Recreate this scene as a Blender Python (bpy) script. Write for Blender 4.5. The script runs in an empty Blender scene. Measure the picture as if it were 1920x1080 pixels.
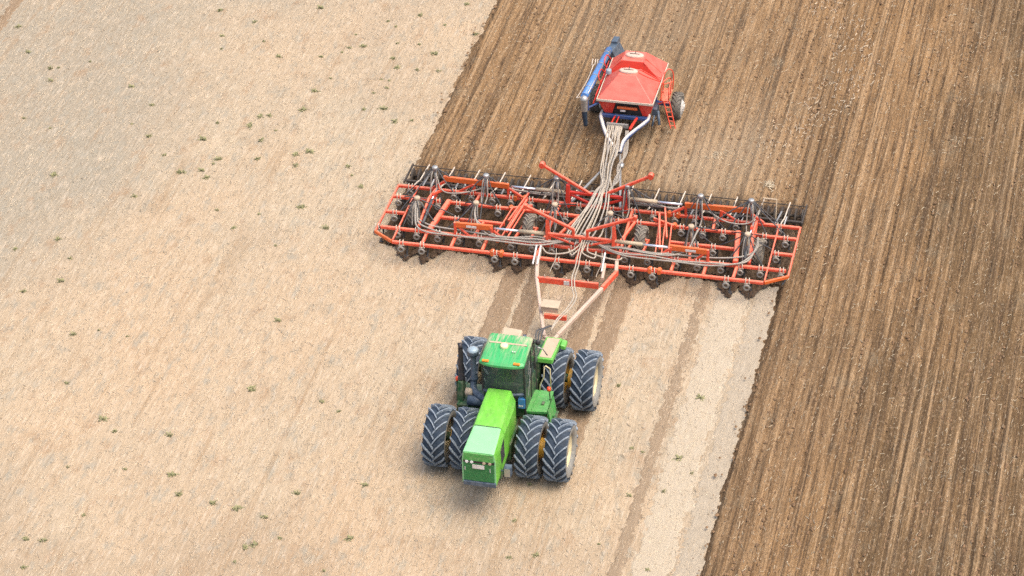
import bpy, bmesh, math, random
import numpy as np
from mathutils import Vector, Matrix

random.seed(7)
rng = np.random.default_rng(7)
sc = bpy.context.scene
COL = sc.collection
R = math.radians

# ------------------------------------------------------------------ camera
PITCH, YAW, ROLL, DIST, FPX = 0.605327067, -0.246723231, -0.0296735338, 93.5279235, 5466.74517
fw = Vector((math.sin(YAW)*math.cos(PITCH), math.cos(YAW)*math.cos(PITCH), -math.sin(PITCH)))
rt = Vector((math.cos(YAW), -math.sin(YAW), 0))
up = rt.cross(fw)
c_, s_ = math.cos(ROLL), math.sin(ROLL)
r2 = rt*c_ + up*s_
u2 = rt*(-s_) + up*c_
cam = bpy.data.cameras.new('camera')
co = bpy.data.objects.new('camera', cam)
COL.objects.link(co)
m = Matrix((r2, u2, -fw)).transposed().to_4x4()
m.translation = -fw*DIST
co.matrix_world = m
cam.sensor_width = 36
cam.lens = 36*FPX/1920
cam.clip_end = 3000
cam.clip_start = 1
sc.camera = co

# ------------------------------------------------------------------ light
SUN_EL, SUN_AZ = R(68), R(100)          # azimuth clockwise from +Y
w = bpy.data.worlds.new('World')
sc.world = w
w.use_nodes = True
nt = w.node_tree
sky = nt.nodes.new('ShaderNodeTexSky')
sky.sky_type = 'NISHITA'
sky.sun_disc = False
sky.sun_elevation = SUN_EL
sky.sun_rotation = SUN_AZ
sky.dust_density = 6.0
sky.air_density = 1.0
sky.ozone_density = 1.0
bg = nt.nodes['Background']
bg.inputs['Strength'].default_value = 0.15
nt.links.new(sky.outputs[0], bg.inputs['Color'])
sl = bpy.data.lights.new('sun', 'SUN')
sl.energy = 0.9
sl.angle = R(50)
sl.color = (1.0, 0.93, 0.82)
so = bpy.data.objects.new('sun', sl)
COL.objects.link(so)
sd = Vector((math.sin(SUN_AZ)*math.cos(SUN_EL), math.cos(SUN_AZ)*math.cos(SUN_EL), math.sin(SUN_EL)))
so.rotation_euler = (-sd).to_track_quat('-Z', 'Y').to_euler()
so.location = (20, 20, 60)
sc.view_settings.view_transform = 'Standard'
sc.view_settings.look = 'None'
sc.view_settings.exposure = 0.92
sc.view_settings.gamma = 1.0
sc.cycles.max_bounces = 6
sc.cycles.use_denoising = False
sc.cycles.denoiser = 'OPENIMAGEDENOISE'
sc.cycles.denoising_input_passes = 'RGB_ALBEDO_NORMAL'
sc.render.film_transparent = False

# ------------------------------------------------------------------ materials
MATS = {}
def mat(name, col, rough=0.5, metal=0.0, dust=0.0, var=0.12, scale=3.0, stretch=(1, 1, 1), dustcol=(.40, .31, .22), updust=0.0, bump=0.0, spec=0.5):
    """painted or plain surface with blotchy tone and a coat of field dust"""
    M = bpy.data.materials.new(name)
    M.use_nodes = True
    n = M.node_tree.nodes
    l = M.node_tree.links
    b = n['Principled BSDF']
    tc = n.new('ShaderNodeTexCoord')
    mp = n.new('ShaderNodeMapping')
    mp.inputs['Scale'].default_value = stretch
    l.new(tc.outputs['Object'], mp.inputs['Vector'])
    no = n.new('ShaderNodeTexNoise')
    no.inputs['Scale'].default_value = scale
    no.inputs['Detail'].default_value = 6
    no.inputs['Roughness'].default_value = .65
    l.new(mp.outputs[0], no.inputs['Vector'])
    rp = n.new('ShaderNodeValToRGB')
    rp.color_ramp.elements[0].position = .3
    rp.color_ramp.elements[1].position = .7
    rp.color_ramp.elements[0].color = [max(0, v*(1-var)) for v in col]+[1]
    rp.color_ramp.elements[1].color = [min(1, v*(1+var)) for v in col]+[1]
    l.new(no.outputs['Fac'], rp.inputs['Fac'])
    mx = n.new('ShaderNodeMix')
    mx.data_type = 'RGBA'
    l.new(rp.outputs[0], mx.inputs[6])
    mx.inputs[7].default_value = list(dustcol)+[1]
    no2 = n.new('ShaderNodeTexNoise')
    no2.inputs['Scale'].default_value = scale*2.3
    no2.inputs['Detail'].default_value = 8
    l.new(mp.outputs[0], no2.inputs['Vector'])
    mr = n.new('ShaderNodeMapRange')
    mr.inputs[1].default_value = .38
    mr.inputs[2].default_value = .72
    mr.inputs[4].default_value = dust
    l.new(no2.outputs['Fac'], mr.inputs[0])
    fac = mr.outputs[0]
    if updust > 0:      # dust settles on faces that look up
        ge = n.new('ShaderNodeNewGeometry')
        sx = n.new('ShaderNodeSeparateXYZ')
        l.new(ge.outputs['True Normal'], sx.inputs[0])
        m2 = n.new('ShaderNodeMapRange')
        m2.inputs[1].default_value = .5
        m2.inputs[2].default_value = 1.0
        m2.inputs[4].default_value = updust
        l.new(sx.outputs['Z'], m2.inputs[0])
        ml = n.new('ShaderNodeMath')
        ml.operation = 'MULTIPLY'
        l.new(m2.outputs[0], ml.inputs[0])
        m3 = n.new('ShaderNodeMapRange')
        m3.inputs[1].default_value = .3
        m3.inputs[2].default_value = .65
        m3.inputs[3].default_value = .45
        l.new(no2.outputs['Fac'], m3.inputs[0])
        l.new(m3.outputs[0], ml.inputs[1])
        ad = n.new('ShaderNodeMath')
        ad.operation = 'MAXIMUM'
        l.new(fac, ad.inputs[0])
        l.new(ml.outputs[0], ad.inputs[1])
        fac = ad.outputs[0]
    l.new(fac, mx.inputs[0])
    l.new(mx.outputs[2], b.inputs['Base Color'])
    b.inputs['Roughness'].default_value = rough
    b.inputs['Metallic'].default_value = metal
    b.inputs['Specular IOR Level'].default_value = spec
    if bump > 0:
        bm_ = n.new('ShaderNodeBump')
        bm_.inputs['Strength'].default_value = bump
        bm_.inputs['Distance'].default_value = .02
        l.new(no2.outputs['Fac'], bm_.inputs['Height'])
        l.new(bm_.outputs[0], b.inputs['Normal'])
    MATS[name] = M
    return M

mat('green paint', (.04, .31, .05), .36, dust=.40, var=.22, scale=5, updust=.28, dustcol=(.36, .38, .24))
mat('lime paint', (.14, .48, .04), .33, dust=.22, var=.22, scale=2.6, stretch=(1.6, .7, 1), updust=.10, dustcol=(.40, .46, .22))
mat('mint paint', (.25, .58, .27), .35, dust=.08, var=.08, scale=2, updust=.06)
mat('grille green', (.030, .20, .055), .5, dust=.12, var=.15, scale=8)
mat('dark green', (.015, .075, .025), .5, dust=.35, var=.3)
mat('tank green', (.10, .40, .05), .4, dust=.25, var=.15)
mat('dusty cream', (.46, .36, .25), .75, dust=.5, var=.1, dustcol=(.38, .29, .19))
mat('red paint', (.74, .070, .030), .42, dust=.22, var=.25, scale=6, updust=.66, dustcol=(.62, .33, .20))
mat('orange paint', (.66, .12, .022), .45, dust=.10, var=.12, scale=4, updust=.25, dustcol=(.48, .29, .17))
mat('tank red', (.64, .060, .036), .42, dust=.06, var=.07, scale=1.3, updust=.55, dustcol=(.70, .30, .22), stretch=(1, 1, 2))  # pale tops, deep walls: shading between faces painted in along with dust
mat('hatch pink', (.60, .40, .31), .5, dust=.5, var=.12, dustcol=(.5, .42, .33))
mat('packer metal', (.03, .027, .024), .7, dust=.6, var=.5, scale=9, dustcol=(.14, .10, .065))
mat('tongue paint', (.02, .07, .20), .4, dust=.25, var=.2, updust=2.2, dustcol=(.66, .60, .52))
mat('bright red', (.64, .040, .022), .4, dust=.06)
mat('blue paint', (.015, .06, .20), .4, dust=.25, var=.2)
mat('auger blue', (.05, .20, .50), .38, dust=.22, var=.2, updust=.1)
mat('tyre rubber', (.010, .024, .044), .7, dust=.22, var=.35, scale=6, dustcol=(.10, .12, .14))
mat('lug rubber', (.16, .20, .24), .65, dust=.5, var=.35, scale=7, dustcol=(.33, .35, .36))
mat('sidewall rubber', (.20, .20, .18), .8, dust=.6, var=.2, scale=5, dustcol=(.36, .32, .26))
mat('dusty rubber', (.12, .112, .095), .8, dust=.55, var=.3, scale=7, dustcol=(.24, .20, .15))
mat('lug dusty', (.20, .18, .145), .8, dust=.5, var=.2, scale=7, dustcol=(.34, .28, .2))
mat('yellow rim', (.55, .30, .02), .45, dust=.25, var=.12)
mat('cream rim', (.60, .50, .26), .5, dust=.5, var=.06, dustcol=(.6, .54, .42))
mat('white rim', (.62, .60, .55), .5, dust=.35, var=.06)
mat('black metal', (.016, .018, .02), .5, dust=.25, var=.3, dustcol=(.16, .13, .1))
mat('exhaust metal', (.03, .03, .035), .45, .3, dust=.3, var=.3, dustcol=(.12, .08, .06))
mat('slate plastic', (.05, .075, .105), .4, dust=.3, dustcol=(.26, .3, .34))
mat('pale bowl', (.25, .33, .38), .3, dust=.3)
mat('steel', (.42, .42, .40), .42, .6, dust=.3, var=.15)
mat('chrome rod', (.78, .80, .84), .15, .7, var=.03)
mat('dusty cylinder', (.44, .35, .23), .65, dust=.4, var=.1)
mat('spring grey', (.23, .22, .20), .6, .2, dust=.4, var=.2)
mat('hose beige', (.40, .35, .275), .7, dust=.4, var=.15, scale=5, dustcol=(.36, .28, .2))
mat('hose grey', (.30, .275, .235), .7, dust=.4, var=.2, scale=5)
mat('hose dark', (.05, .055, .06), .6, dust=.35, var=.3, dustcol=(.22, .2, .17))
mat('dusty tongue', (.50, .37, .28), .6, dust=.4, var=.12, dustcol=(.5, .42, .33))
mat('white paint', (.66, .64, .6), .5, dust=.25, var=.05)
mat('cream edge', (.62, .53, .42), .6, dust=.4, var=.06)
mat('amber lens', (.80, .24, .02), .25, var=.05)
mat('red lens', (.75, .07, .02), .25, var=.05)
mat('dome yellow', (.75, .68, .38), .4, var=.05)
mat('lamp lens', (.75, .74, .70), .2, var=.05)
mat('sign blue', (.03, .18, .42), .35, dust=.2)
mat('seat fabric', (.13, .14, .11), .9)
mat('straw', (.50, .42, .29), .9, var=.35, scale=.9)
mat('pale straw', (.52, .43, .31), .9, var=.25, scale=.7)
mat('weed green', (.25, .24, .115), .9, var=.35, scale=1.4)
mat('clod soil', (.17, .10, .05), .95, var=.4, scale=2.0, dust=.3, dustcol=(.27, .18, .10))
mat('freshly turned soil', (.060, .037, .020), .95, var=.45, scale=5, dust=.25, dustcol=(.16, .1, .055))

def glass():
    M = bpy.data.materials.new('tinted glass')
    M.use_nodes = True
    n, l = M.node_tree.nodes, M.node_tree.links
    b = n['Principled BSDF']
    b.inputs['Base Color'].default_value = (.085, .105, .09, 1)
    b.inputs['Roughness'].default_value = .06
    b.inputs['Specular IOR Level'].default_value = .7
    tr = n.new('ShaderNodeBsdfTransparent')
    tr.inputs[0].default_value = (.74, .82, .76, 1)
    mx = n.new('ShaderNodeMixShader')
    mx.inputs[0].default_value = .36
    l.new(tr.outputs[0], mx.inputs[1])
    l.new(b.outputs[0], mx.inputs[2])
    l.new(mx.outputs[0], n['Material Output'].inputs[0])
    MATS['glass'] = M
glass()

class NB:
    """small node helper for the ground materials"""
    def __init__(s, name):
        s.M = bpy.data.materials.new(name)
        s.M.use_nodes = True
        s.n, s.l = s.M.node_tree.nodes, s.M.node_tree.links
        s.b = s.n['Principled BSDF']
        s.tc = s.n.new('ShaderNodeTexCoord')
        MATS[name] = s.M
    def noise(s, stretch, detail=4, rough=.6, off=(0, 0, 0), rot=0):
        mp = s.n.new('ShaderNodeMapping')
        mp.inputs['Scale'].default_value = stretch
        mp.inputs['Location'].default_value = off
        mp.inputs['Rotation'].default_value = (0, 0, rot)
        s.l.new(s.tc.outputs['Object'], mp.inputs[0])
        t = s.n.new('ShaderNodeTexNoise')
        t.inputs['Scale'].default_value = 1
        t.inputs['Detail'].default_value = detail
        t.inputs['Roughness'].default_value = rough
        s.l.new(mp.outputs[0], t.inputs['Vector'])
        return t.outputs['Fac']
    def rng(s, v, a, b, c=0., d=1.):
        r = s.n.new('ShaderNodeMapRange')
        r.inputs[1].default_value, r.inputs[2].default_value = a, b
        r.inputs[3].default_value, r.inputs[4].default_value = c, d
        s.l.new(v, r.inputs[0])
        return r.outputs[0]
    def mix(s, f, a, b, mode='MIX'):
        x = s.n.new('ShaderNodeMix')
        x.data_type = 'RGBA'
        x.blend_type = mode
        for sock, v in ((0, f), (6, a), (7, b)):
            if isinstance(v, (int, float)): x.inputs[sock].default_value = v
            elif isinstance(v, (tuple, list)): x.inputs[sock].default_value = list(v)+[1]
            else: s.l.new(v, x.inputs[sock])
        return x.outputs[2]
    def math(s, op, a, b):
        x = s.n.new('ShaderNodeMath')
        x.operation = op
        for i, v in enumerate((a, b)):
            if isinstance(v, (int, float)): x.inputs[i].default_value = v
            else: s.l.new(v, x.inputs[i])
        return x.outputs[0]
    def attr(s, name):
        a = s.n.new('ShaderNodeAttribute')
        a.attribute_name = name
        return a.outputs['Fac']
    def xyz(s):
        x = s.n.new('ShaderNodeSeparateXYZ')
        s.l.new(s.tc.outputs['Object'], x.inputs[0])
        return x.outputs
    def finish(s, col, h=None, strength=.6, dist=.04, rough=.95):
        s.l.new(col, s.b.inputs['Base Color'])
        s.b.inputs['Roughness'].default_value = rough
        s.b.inputs['Specular IOR Level'].default_value = .15
        if h is not None:
            bp = s.n.new('ShaderNodeBump')
            bp.inputs['Strength'].default_value = strength
            bp.inputs['Distance'].default_value = dist
            s.l.new(h, bp.inputs['Height'])
            s.l.new(bp.outputs[0], s.b.inputs['Normal'])

def stubble_material(name):
    k = NB(name)
    X, Y, Z = k.xyz()
    peach, beige, grey, tan = (.400, .296, .188), (.372, .300, .205), (.258, .228, .172), (.285, .208, .132)
    c = k.mix(k.rng(k.noise((.13, .09, 1), 5, .6), .38, .62), peach, beige)
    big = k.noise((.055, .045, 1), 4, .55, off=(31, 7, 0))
    field_vignette = k.math('ADD', big, k.rng(X, -20, -1, .21, -.06))          # greyer leftwards: edge vignette painted into the field colour
    c = k.mix(k.rng(field_vignette, .46, .66, 0, .85), c, grey)
    south = k.math('ADD', k.noise((.16, .12, 1), 4, .6, off=(3, 40, 0)), k.rng(Y, -17, -6, .12, -.04))   # more tan to the south
    c = k.mix(k.rng(south, .52, .72, 0, .75), c, tan)
    m1 = k.noise((3.0, 1.1, 1), 5, .66, off=(3, 9, 0))
    c = k.mix(k.rng(m1, .53, .66, 0, .72), c, (.265, .245, .192))     # grey residue blotches
    c = k.mix(k.rng(m1, .45, .30, 0, .45), c, (.50, .395, .275))
    c = k.mix(k.rng(k.noise((1.5, .8, 1), 5, .7, off=(13, 2, 0)), .55, .68, 0, .65), c, (.29, .19, .11))   # bare brown patches
    c = k.mix(k.rng(k.noise((5.5, 2.2, 1), 4, .7, off=(43, 2, 0)), .60, .70, 0, .7), c, (.17, .15, .105))
    st = k.noise((13, 1.5, 1), 5, .72)
    c = k.mix(k.rng(st, .52, .72, 0, .6), c, (.56, .47, .36))
    c = k.mix(k.rng(st, .48, .30, 0, .6), c, (.235, .18, .118))
    rw = k.noise((.55, .004, 1), 1.5, .6, off=(5, 0, 0))          # faint old drill rows and wheelings
    thin = k.math('ABSOLUTE', k.math('SUBTRACT', k.math('FRACT', k.math('MULTIPLY', rw, 9.0), 0), .5), 0)
    brk = k.rng(k.noise((.5, .22, 1), 3, .6, off=(8, 8, 0)), .42, .6, 0, 1)
    c = k.mix(k.math('MULTIPLY', k.rng(thin, .0, .055, .5, 0), brk), c, (.25, .165, .09))
    fine = k.noise((30, 4.5, 1), 3, .7, off=(1, 1, 0))
    c = k.mix(k.rng(fine, .58, .78, 0, .35), c, (.60, .52, .41))
    c = k.mix(k.rng(fine, .42, .24, 0, .35), c, (.21, .165, .11))
    h = k.math('ADD', k.math('MULTIPLY', st, .7), k.math('MULTIPLY', fine, .35))
    k.finish(c, h, .6, .04)
    return k.M
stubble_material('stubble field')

def soil_material():
    k = NB('tilled soil')
    X, Y, Z = k.xyz()
    c = k.mix(k.rng(k.noise((.16, .05, 1), 4), .36, .64), (.262, .155, .070), (.200, .122, .060))
    soil_vignette = k.math('ADD', k.noise((.13, .085, 1), 4, .6, off=(17, 4, 0)), k.rng(X, 8.5, 15.5, -.10, .28))   # darker far-right soil, edge vignette painted into its colour
    c = k.mix(k.rng(soil_vignette, .50, .68, 0, .85), c, (.110, .070, .034))
    st = k.noise((7.5, .42, 1), 5, .72, off=(2, 0, 0))
    c = k.mix(k.rng(st, .53, .70, 0, .75), c, (.38, .255, .140))
    c = k.mix(k.rng(st, .48, .34, 0, .9), c, (.058, .036, .020))
    for sx, off, d in ((4.2, (8, 3, 0), .8), (11.0, (1, 7, 0), .8)):     # straight furrows left by the openers
        ln = k.noise((sx, .018*sx/3, 1), 2, .7, off=off)
        c = k.mix(k.rng(ln, .44, .34, 0, d), c, (.075, .047, .026))
        c = k.mix(k.rng(ln, .57, .68, 0, .5), c, (.37, .25, .14))
    c = k.mix(k.attr('dusty'), c, (.30, .225, .145))
    cl = k.noise((21, 6, 1), 4, .75, off=(7, 0, 0))
    c = k.mix(k.rng(cl, .55, .72, 0, .75), c, (.42, .32, .21))
    c = k.mix(k.rng(cl, .45, .29, 0, .75), c, (.06, .04, .024))
    c = k.mix(k.rng(k.noise((.9, .5, 1), 5, .7, off=(9, 9, 0)), .56, .72, 0, .45), c, (.20, .165, .11))
    c = k.mix(k.math('MULTIPLY', k.attr('fresh_shade'), k.rng(k.noise((3, 2, 1), 4, off=(4, 4, 0)), .3, .7, .78, 1.0)), c, (.042, .027, .015))  # near-black below the drill: turned soil plus painted shade
    h = k.math('ADD', k.math('MULTIPLY', st, .8), k.math('MULTIPLY', cl, .7))
    k.finish(c, h, .9, .06)
soil_material()

def roof_material():
    k = NB('roof green')
    X, Y, Z = k.xyz()
    c = k.mix(k.noise((2, 2, 2), 4), (.028, .32, .085), (.05, .40, .12))
    run = k.noise((13, 1.3, 1), 4, .65)
    amt = k.math('MULTIPLY', k.rng(run, .42, .62), k.rng(Y, -8.4, -7.2, .12, .95))     # dust washed into runs towards the back
    c = k.mix(amt, c, (.46, .40, .27))
    k.finish(c, None, rough=.42)
    k.b.inputs['Specular IOR Level'].default_value = .5
roof_material()

def track_material(name, a, b, dk):
    k = NB(name)
    st = k.noise((9, 1.6, 1), 5, .7)
    c = k.mix(k.rng(st, .35, .65), a, b)
    fine = k.noise((26, 10, 1), 4, .7)
    c = k.mix(k.rng(fine, .45, .25, 0, .7), c, dk)
    c = k.mix(k.rng(fine, .58, .78, 0, .6), c, (.46, .36, .26))
    k.finish(c, k.math('ADD', st, fine), .6, .03)
track_material('track brown', (.205, .142, .085), (.275, .20, .13), (.11, .075, .045))
track_material('track dull', (.225, .165, .105), (.30, .225, .15), (.13, .09, .055))
track_material('track pale', (.315, .262, .19), (.37, .315, .235), (.19, .155, .11))
track_material('swath pale', (.375, .312, .222), (.42, .355, .262), (.29, .235, .165))

# ------------------------------------------------------------------ mesh builder
class MB:
    def __init__(s):
        s.v, s.f, s.mi, s.sm = [], [], [], []
    def add(s, vs, fs, mi=0, smooth=False):
        o = len(s.v)
        s.v += [tuple(p) for p in vs]
        for f in fs:
            s.f.append([i+o for i in f])
            s.mi.append(mi)
            s.sm.append(smooth)
        return s
    def hexa(s, b, t, mi=0):
        """b, t: four bottom and four top corners, counter-clockwise seen from above"""
        return s.add(list(b)+list(t), [(3, 2, 1, 0), (4, 5, 6, 7), (0, 1, 5, 4), (1, 2, 6, 5), (2, 3, 7, 6), (3, 0, 4, 7)], mi)
    def box(s, x0, x1, y0, y1, z0, z1, mi=0):
        return s.hexa([(x0, y0, z0), (x1, y0, z0), (x1, y1, z0), (x0, y1, z0)], [(x0, y0, z1), (x1, y0, z1), (x1, y1, z1), (x0, y1, z1)], mi)
    def bar(s, a, b, w, h=None, mi=0, upv=(0, 0, 1)):
        a, b = Vector(a), Vector(b)
        h = h or w
        d = (b-a).normalized()
        u = Vector(upv)
        if abs(d.dot(u)) > .98: u = Vector((0, 1, 0))
        r = d.cross(u).normalized()
        u = r.cross(d)
        c = 0.18*min(w, h)
        def ring(p):
            o = []
            for sx, sy, k in ((-1, -1, 0), (1, -1, 1), (1, 1, 0), (-1, 1, 1)):
                p1 = p+r*sx*(w/2-c)+u*sy*h/2
                p2 = p+r*sx*w/2+u*sy*(h/2-c)
                o += [p1, p2] if (sx*sy < 0) else [p2, p1]
            return o
        A, B = ring(a), ring(b)
        fs = [(i, (i+1) % 8, 8+(i+1) % 8, 8+i) for i in range(8)]
        return s.add(A+B, fs+[tuple(range(7, -1, -1)), tuple(range(8, 16))], mi)
    def tube(s, pts, r, n=8, mi=0, cap=True, smooth=True):
        pts = [Vector(p) for p in pts]
        rs = r if isinstance(r, (list, tuple)) else [r]*len(pts)
        vs, fs = [], []
        prev = None
        for i, p in enumerate(pts):
            d = (pts[min(i+1, len(pts)-1)]-pts[max(i-1, 0)]).normalized()
            if prev is None:
                u = Vector((0, 0, 1)) if abs(d.z) < .9 else Vector((1, 0, 0))
            else:
                u = prev
            x = d.cross(u).normalized()
            u = x.cross(d).normalized()
            prev = u
            for k in range(n):
                t = 2*math.pi*k/n
                vs.append(p+(x*math.cos(t)+u*math.sin(t))*rs[i])
        for i in range(len(pts)-1):
            for k in range(n):
                fs.append((i*n+k, i*n+(k+1) % n, (i+1)*n+(k+1) % n, (i+1)*n+k))
        s.add(vs, fs, mi, smooth)
        if cap:
            o = len(s.v)-len(vs)
            s.f += [[o+k for k in range(n-1, -1, -1)], [o+(len(pts)-1)*n+k for k in range(n)]]
            s.mi += [mi, mi]
            s.sm += [False, False]
        return s
    def lathe(s, prof, c, axis='x', n=32, mi=0, smooth=True, arc=None):
        """prof: (offset along axis, radius)"""
        vs, fs = [], []
        for a, r in prof:
            for k in range(n):
                t = 2*math.pi*k/n
                p, q = r*math.cos(t), r*math.sin(t)
                vs.append((c[0]+a, c[1]+p, c[2]+q) if axis == 'x' else (c[0]+p, c[1]+q, c[2]+a) if axis == 'z' else (c[0]+q, c[1]+a, c[2]+p))
        for i in range(len(prof)-1):
            for k in range(n):
                fs.append((i*n+k, (i+1)*n+k, (i+1)*n+(k+1) % n, i*n+(k+1) % n))
        return s.add(vs, fs, mi, smooth)
    def dome(s, c, rx, ry, rz, mi=0, n=14, m=5, full=False):
        vs, fs = [], []
        lo = -m if full else 0
        rings = list(range(lo, m))
        for i in rings:
            e = math.pi/2*i/m
            for k in range(n):
                t = 2*math.pi*k/n
                vs.append((c[0]+rx*math.cos(e)*math.cos(t), c[1]+ry*math.cos(e)*math.sin(t), c[2]+rz*math.sin(e)))
        for i in range(len(rings)-1):
            for k in range(n):
                fs.append((i*n+k, i*n+(k+1) % n, (i+1)*n+(k+1) % n, (i+1)*n+k))
        vs.append((c[0], c[1], c[2]+rz))
        o = (len(rings)-1)*n
        for k in range(n): fs.append((o+k, o+(k+1) % n, len(vs)-1))
        return s.add(vs, fs, mi, True)
    def build(s, name, mats, parent=None, loc=(0, 0, 0), bevel=0, origin=None):
        me = bpy.data.meshes.new(name)
        vs = s.v
        if origin is not None:
            vs = [(x-origin[0], y-origin[1], z-origin[2]) for x, y, z in vs]
            loc = origin
        me.from_pydata(vs, [], s.f)
        for mm in ([mats] if isinstance(mats, str) else mats): me.materials.append(MATS[mm])
        me.polygons.foreach_set('material_index', s.mi)
        me.polygons.foreach_set('use_smooth', s.sm)
        me.update()
        bm = bmesh.new()
        bm.from_mesh(me)
        bmesh.ops.recalc_face_normals(bm, faces=bm.faces)
        bm.to_mesh(me)
        bm.free()
        o = bpy.data.objects.new(name, me)
        COL.objects.link(o)
        place(o, parent, loc)
        if bevel:
            b = o.modifiers.new('bevel', 'BEVEL')
            b.width = bevel
            b.segments = 2
            b.limit_method = 'ANGLE'
            b.angle_limit = R(35)
        return o

BASE = {}
def place(o, parent, loc=(0, 0, 0)):
    """loc is a world position; parents carry no rotation"""
    BASE[o.name] = Vector(loc)
    if parent is not None:
        o.parent = parent
        o.location = Vector(loc)-BASE[parent.name]
    else:
        o.location = loc
def empty(name, loc, label, cat, group=None):
    o = bpy.data.objects.new(name, None)
    COL.objects.link(o)
    o.empty_display_size = .3
    place(o, None, loc)
    tag(o, label, cat, group)
    return o
def tag(o, label, cat, group=None):
    o['label'] = label
    o['category'] = cat
    if group: o['group'] = group
def copy_tree(o, parent, loc):
    c = o.copy()
    COL.objects.link(c)
    place(c, parent, loc)
    for ch in list(o.children):
        copy_tree(ch, c, Vector(loc)+(BASE[ch.name]-BASE[o.name]))
    return c
def catenary(a, b, sag, n=10, wob=0.0):
    a, b = Vector(a), Vector(b)
    out = []
    for i in range(n+1):
        t = i/n
        p = a.lerp(b, t)
        p.z -= sag*4*t*(1-t)
        if 0 < i < n and wob: p += Vector((random.uniform(-wob, wob), random.uniform(-wob, wob), random.uniform(-wob, wob)*.5))
        out.append(p)
    return out
def smooth_path(pts, n=6):
    """Catmull-Rom through pts"""
    P = [Vector(p) for p in pts]
    P = [P[0]*2-P[1]]+P+[P[-1]*2-P[-2]]
    out = []
    for i in range(1, len(P)-2):
        for k in range(n):
            t = k/n
            a, b, c, d = P[i-1], P[i], P[i+1], P[i+2]
            out.append(.5*((2*b)+(c-a)*t+(2*a-5*b+4*c-d)*t*t+(3*b-a-3*c+d)*t**3))
    out.append(P[-2])
    return out

# ------------------------------------------------------------------ ground
def vnoise(X, Y, sx, sy, seed, octv=3, gain=.55):
    """value noise on arrays"""
    out = np.zeros_like(X)
    amp, tot = 1., 0.
    for o in range(octv):
        g = np.random.default_rng(seed+o*17).random((257, 257))
        u, v = X/sx*(2**o)+1000, Y/sy*(2**o)+1000
        i, j = np.floor(u).astype(int), np.floor(v).astype(int)
        fu, fv = u-i, v-j
        fu, fv = fu*fu*(3-2*fu), fv*fv*(3-2*fv)
        i0, j0, i1, j1 = i % 257, j % 257, (i+1) % 257, (j+1) % 257
        out += amp*((g[i0, j0]*(1-fu)+g[i1, j0]*fu)*(1-fv)+(g[i0, j1]*(1-fu)+g[i1, j1]*fu)*fv)
        tot += amp
        amp *= gain
    return out/tot-.5
def sstep(a, b, x):
    t = np.clip((x-a)/(b-a), 0, 1)
    return t*t*(3-2*t)
def np_mesh(name, V, F, mname, attrs=None, smooth=True):
    me = bpy.data.meshes.new(name)
    k = F.shape[1]
    me.vertices.add(len(V))
    me.vertices.foreach_set('co', V.astype(np.float32).ravel())
    me.loops.add(F.size)
    me.loops.foreach_set('vertex_index', F.astype(np.int32).ravel())
    me.polygons.add(len(F))
    me.polygons.foreach_set('loop_start', np.arange(0, F.size, k, dtype=np.int32))
    me.polygons.foreach_set('use_smooth', np.full(len(F), smooth))
    me.update(calc_edges=True)
    for an, av in (attrs or {}).items():
        a = me.attributes.new(an, 'FLOAT', 'POINT')
        a.data.foreach_set('value', av.astype(np.float32))
    me.materials.append(MATS[mname])
    o = bpy.data.objects.new(name, me)
    COL.objects.link(o)
    return o
def grid(x0, x1, dx, y0, y1, dy):
    xs, ys = np.arange(x0, x1+dx*.5, dx), np.arange(y0, y1+dy*.5, dy)
    X, Y = np.meshgrid(xs, ys, indexing='ij')
    nx, ny = len(xs), len(ys)
    i, j = np.meshgrid(np.arange(nx-1), np.arange(ny-1), indexing='ij')
    a = (i*ny+j).ravel()
    F = np.stack([a, a+ny, a+ny+1, a+1], 1)
    return X.ravel(), Y.ravel(), F
def drop(V, F, keep, attrs):
    fk = keep[F].any(1)
    F = F[fk]
    used = np.zeros(len(V), bool)
    used[F.ravel()] = True
    idx = np.cumsum(used)-1
    return V[used], idx[F], {k: v[used] for k, v in attrs.items()}

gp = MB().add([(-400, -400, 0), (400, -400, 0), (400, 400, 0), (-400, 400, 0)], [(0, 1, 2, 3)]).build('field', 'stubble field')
gp['kind'] = 'structure'

ROW_A = [-3.82, -3.13, -.70, -.03, 1.34, 2.34, 3.76, 4.46, 6.83, 7.50]
X, Y, F = grid(-5.6, 26, .045, -28, 36, .10)
edge = vnoise(X, Y, .9, 2.3, 3, 2)*.16+vnoise(X, Y, .11, .17, 5, 2, .8)*.24
ye = 1.62+vnoise(X, Y, .13, .2, 9, 3, .8)*.5
for xs in ROW_A: ye -= .74*np.maximum(0, 1-np.abs(X-xs-.03)/.42)
d = np.maximum(X-8.36+edge, np.minimum(X+4.90+edge, (Y-ye)*.8+edge*.5))
rows = np.cos(2*np.pi*(X+.08*vnoise(X, Y, .9, 14, 21, 2))/.305)*(.55+1.6*np.abs(vnoise(X, Y, .7, 12, 25, 2)))
ridge = .028*rows+.10*vnoise(X, Y, .16, 2.6, 31, 3)+.07*vnoise(X, Y, .8, 30, 41, 2)
ridge += .055*vnoise(X, Y, .10, .30, 51, 2)+.03*np.maximum(0, vnoise(X, Y, .09, .14, 61, 1)-.22)*2
furrow = -.05*np.exp(-((((X+.07*np.sin(Y*.21))*1.0) % 1.22-.6)/.07)**2)-.035*np.exp(-(((X % 2.9)-1.1)/.09)**2)
Zs = np.maximum(.125+ridge+furrow, .008)
mound = np.zeros_like(X)
for xs in ROW_A: mound += .10*np.exp(-((X-xs)/.16)**2)*np.exp(-((Y-1.35)/.3)**2)
Zs += mound*(1+vnoise(X, Y, .15, .15, 71, 2))
Zs += .03*np.exp(-((X-8.45)/.22)**2)*(Y < 1.5)+.04*np.exp(-((X+4.75)/.25)**2)*(Y > 1)
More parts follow.
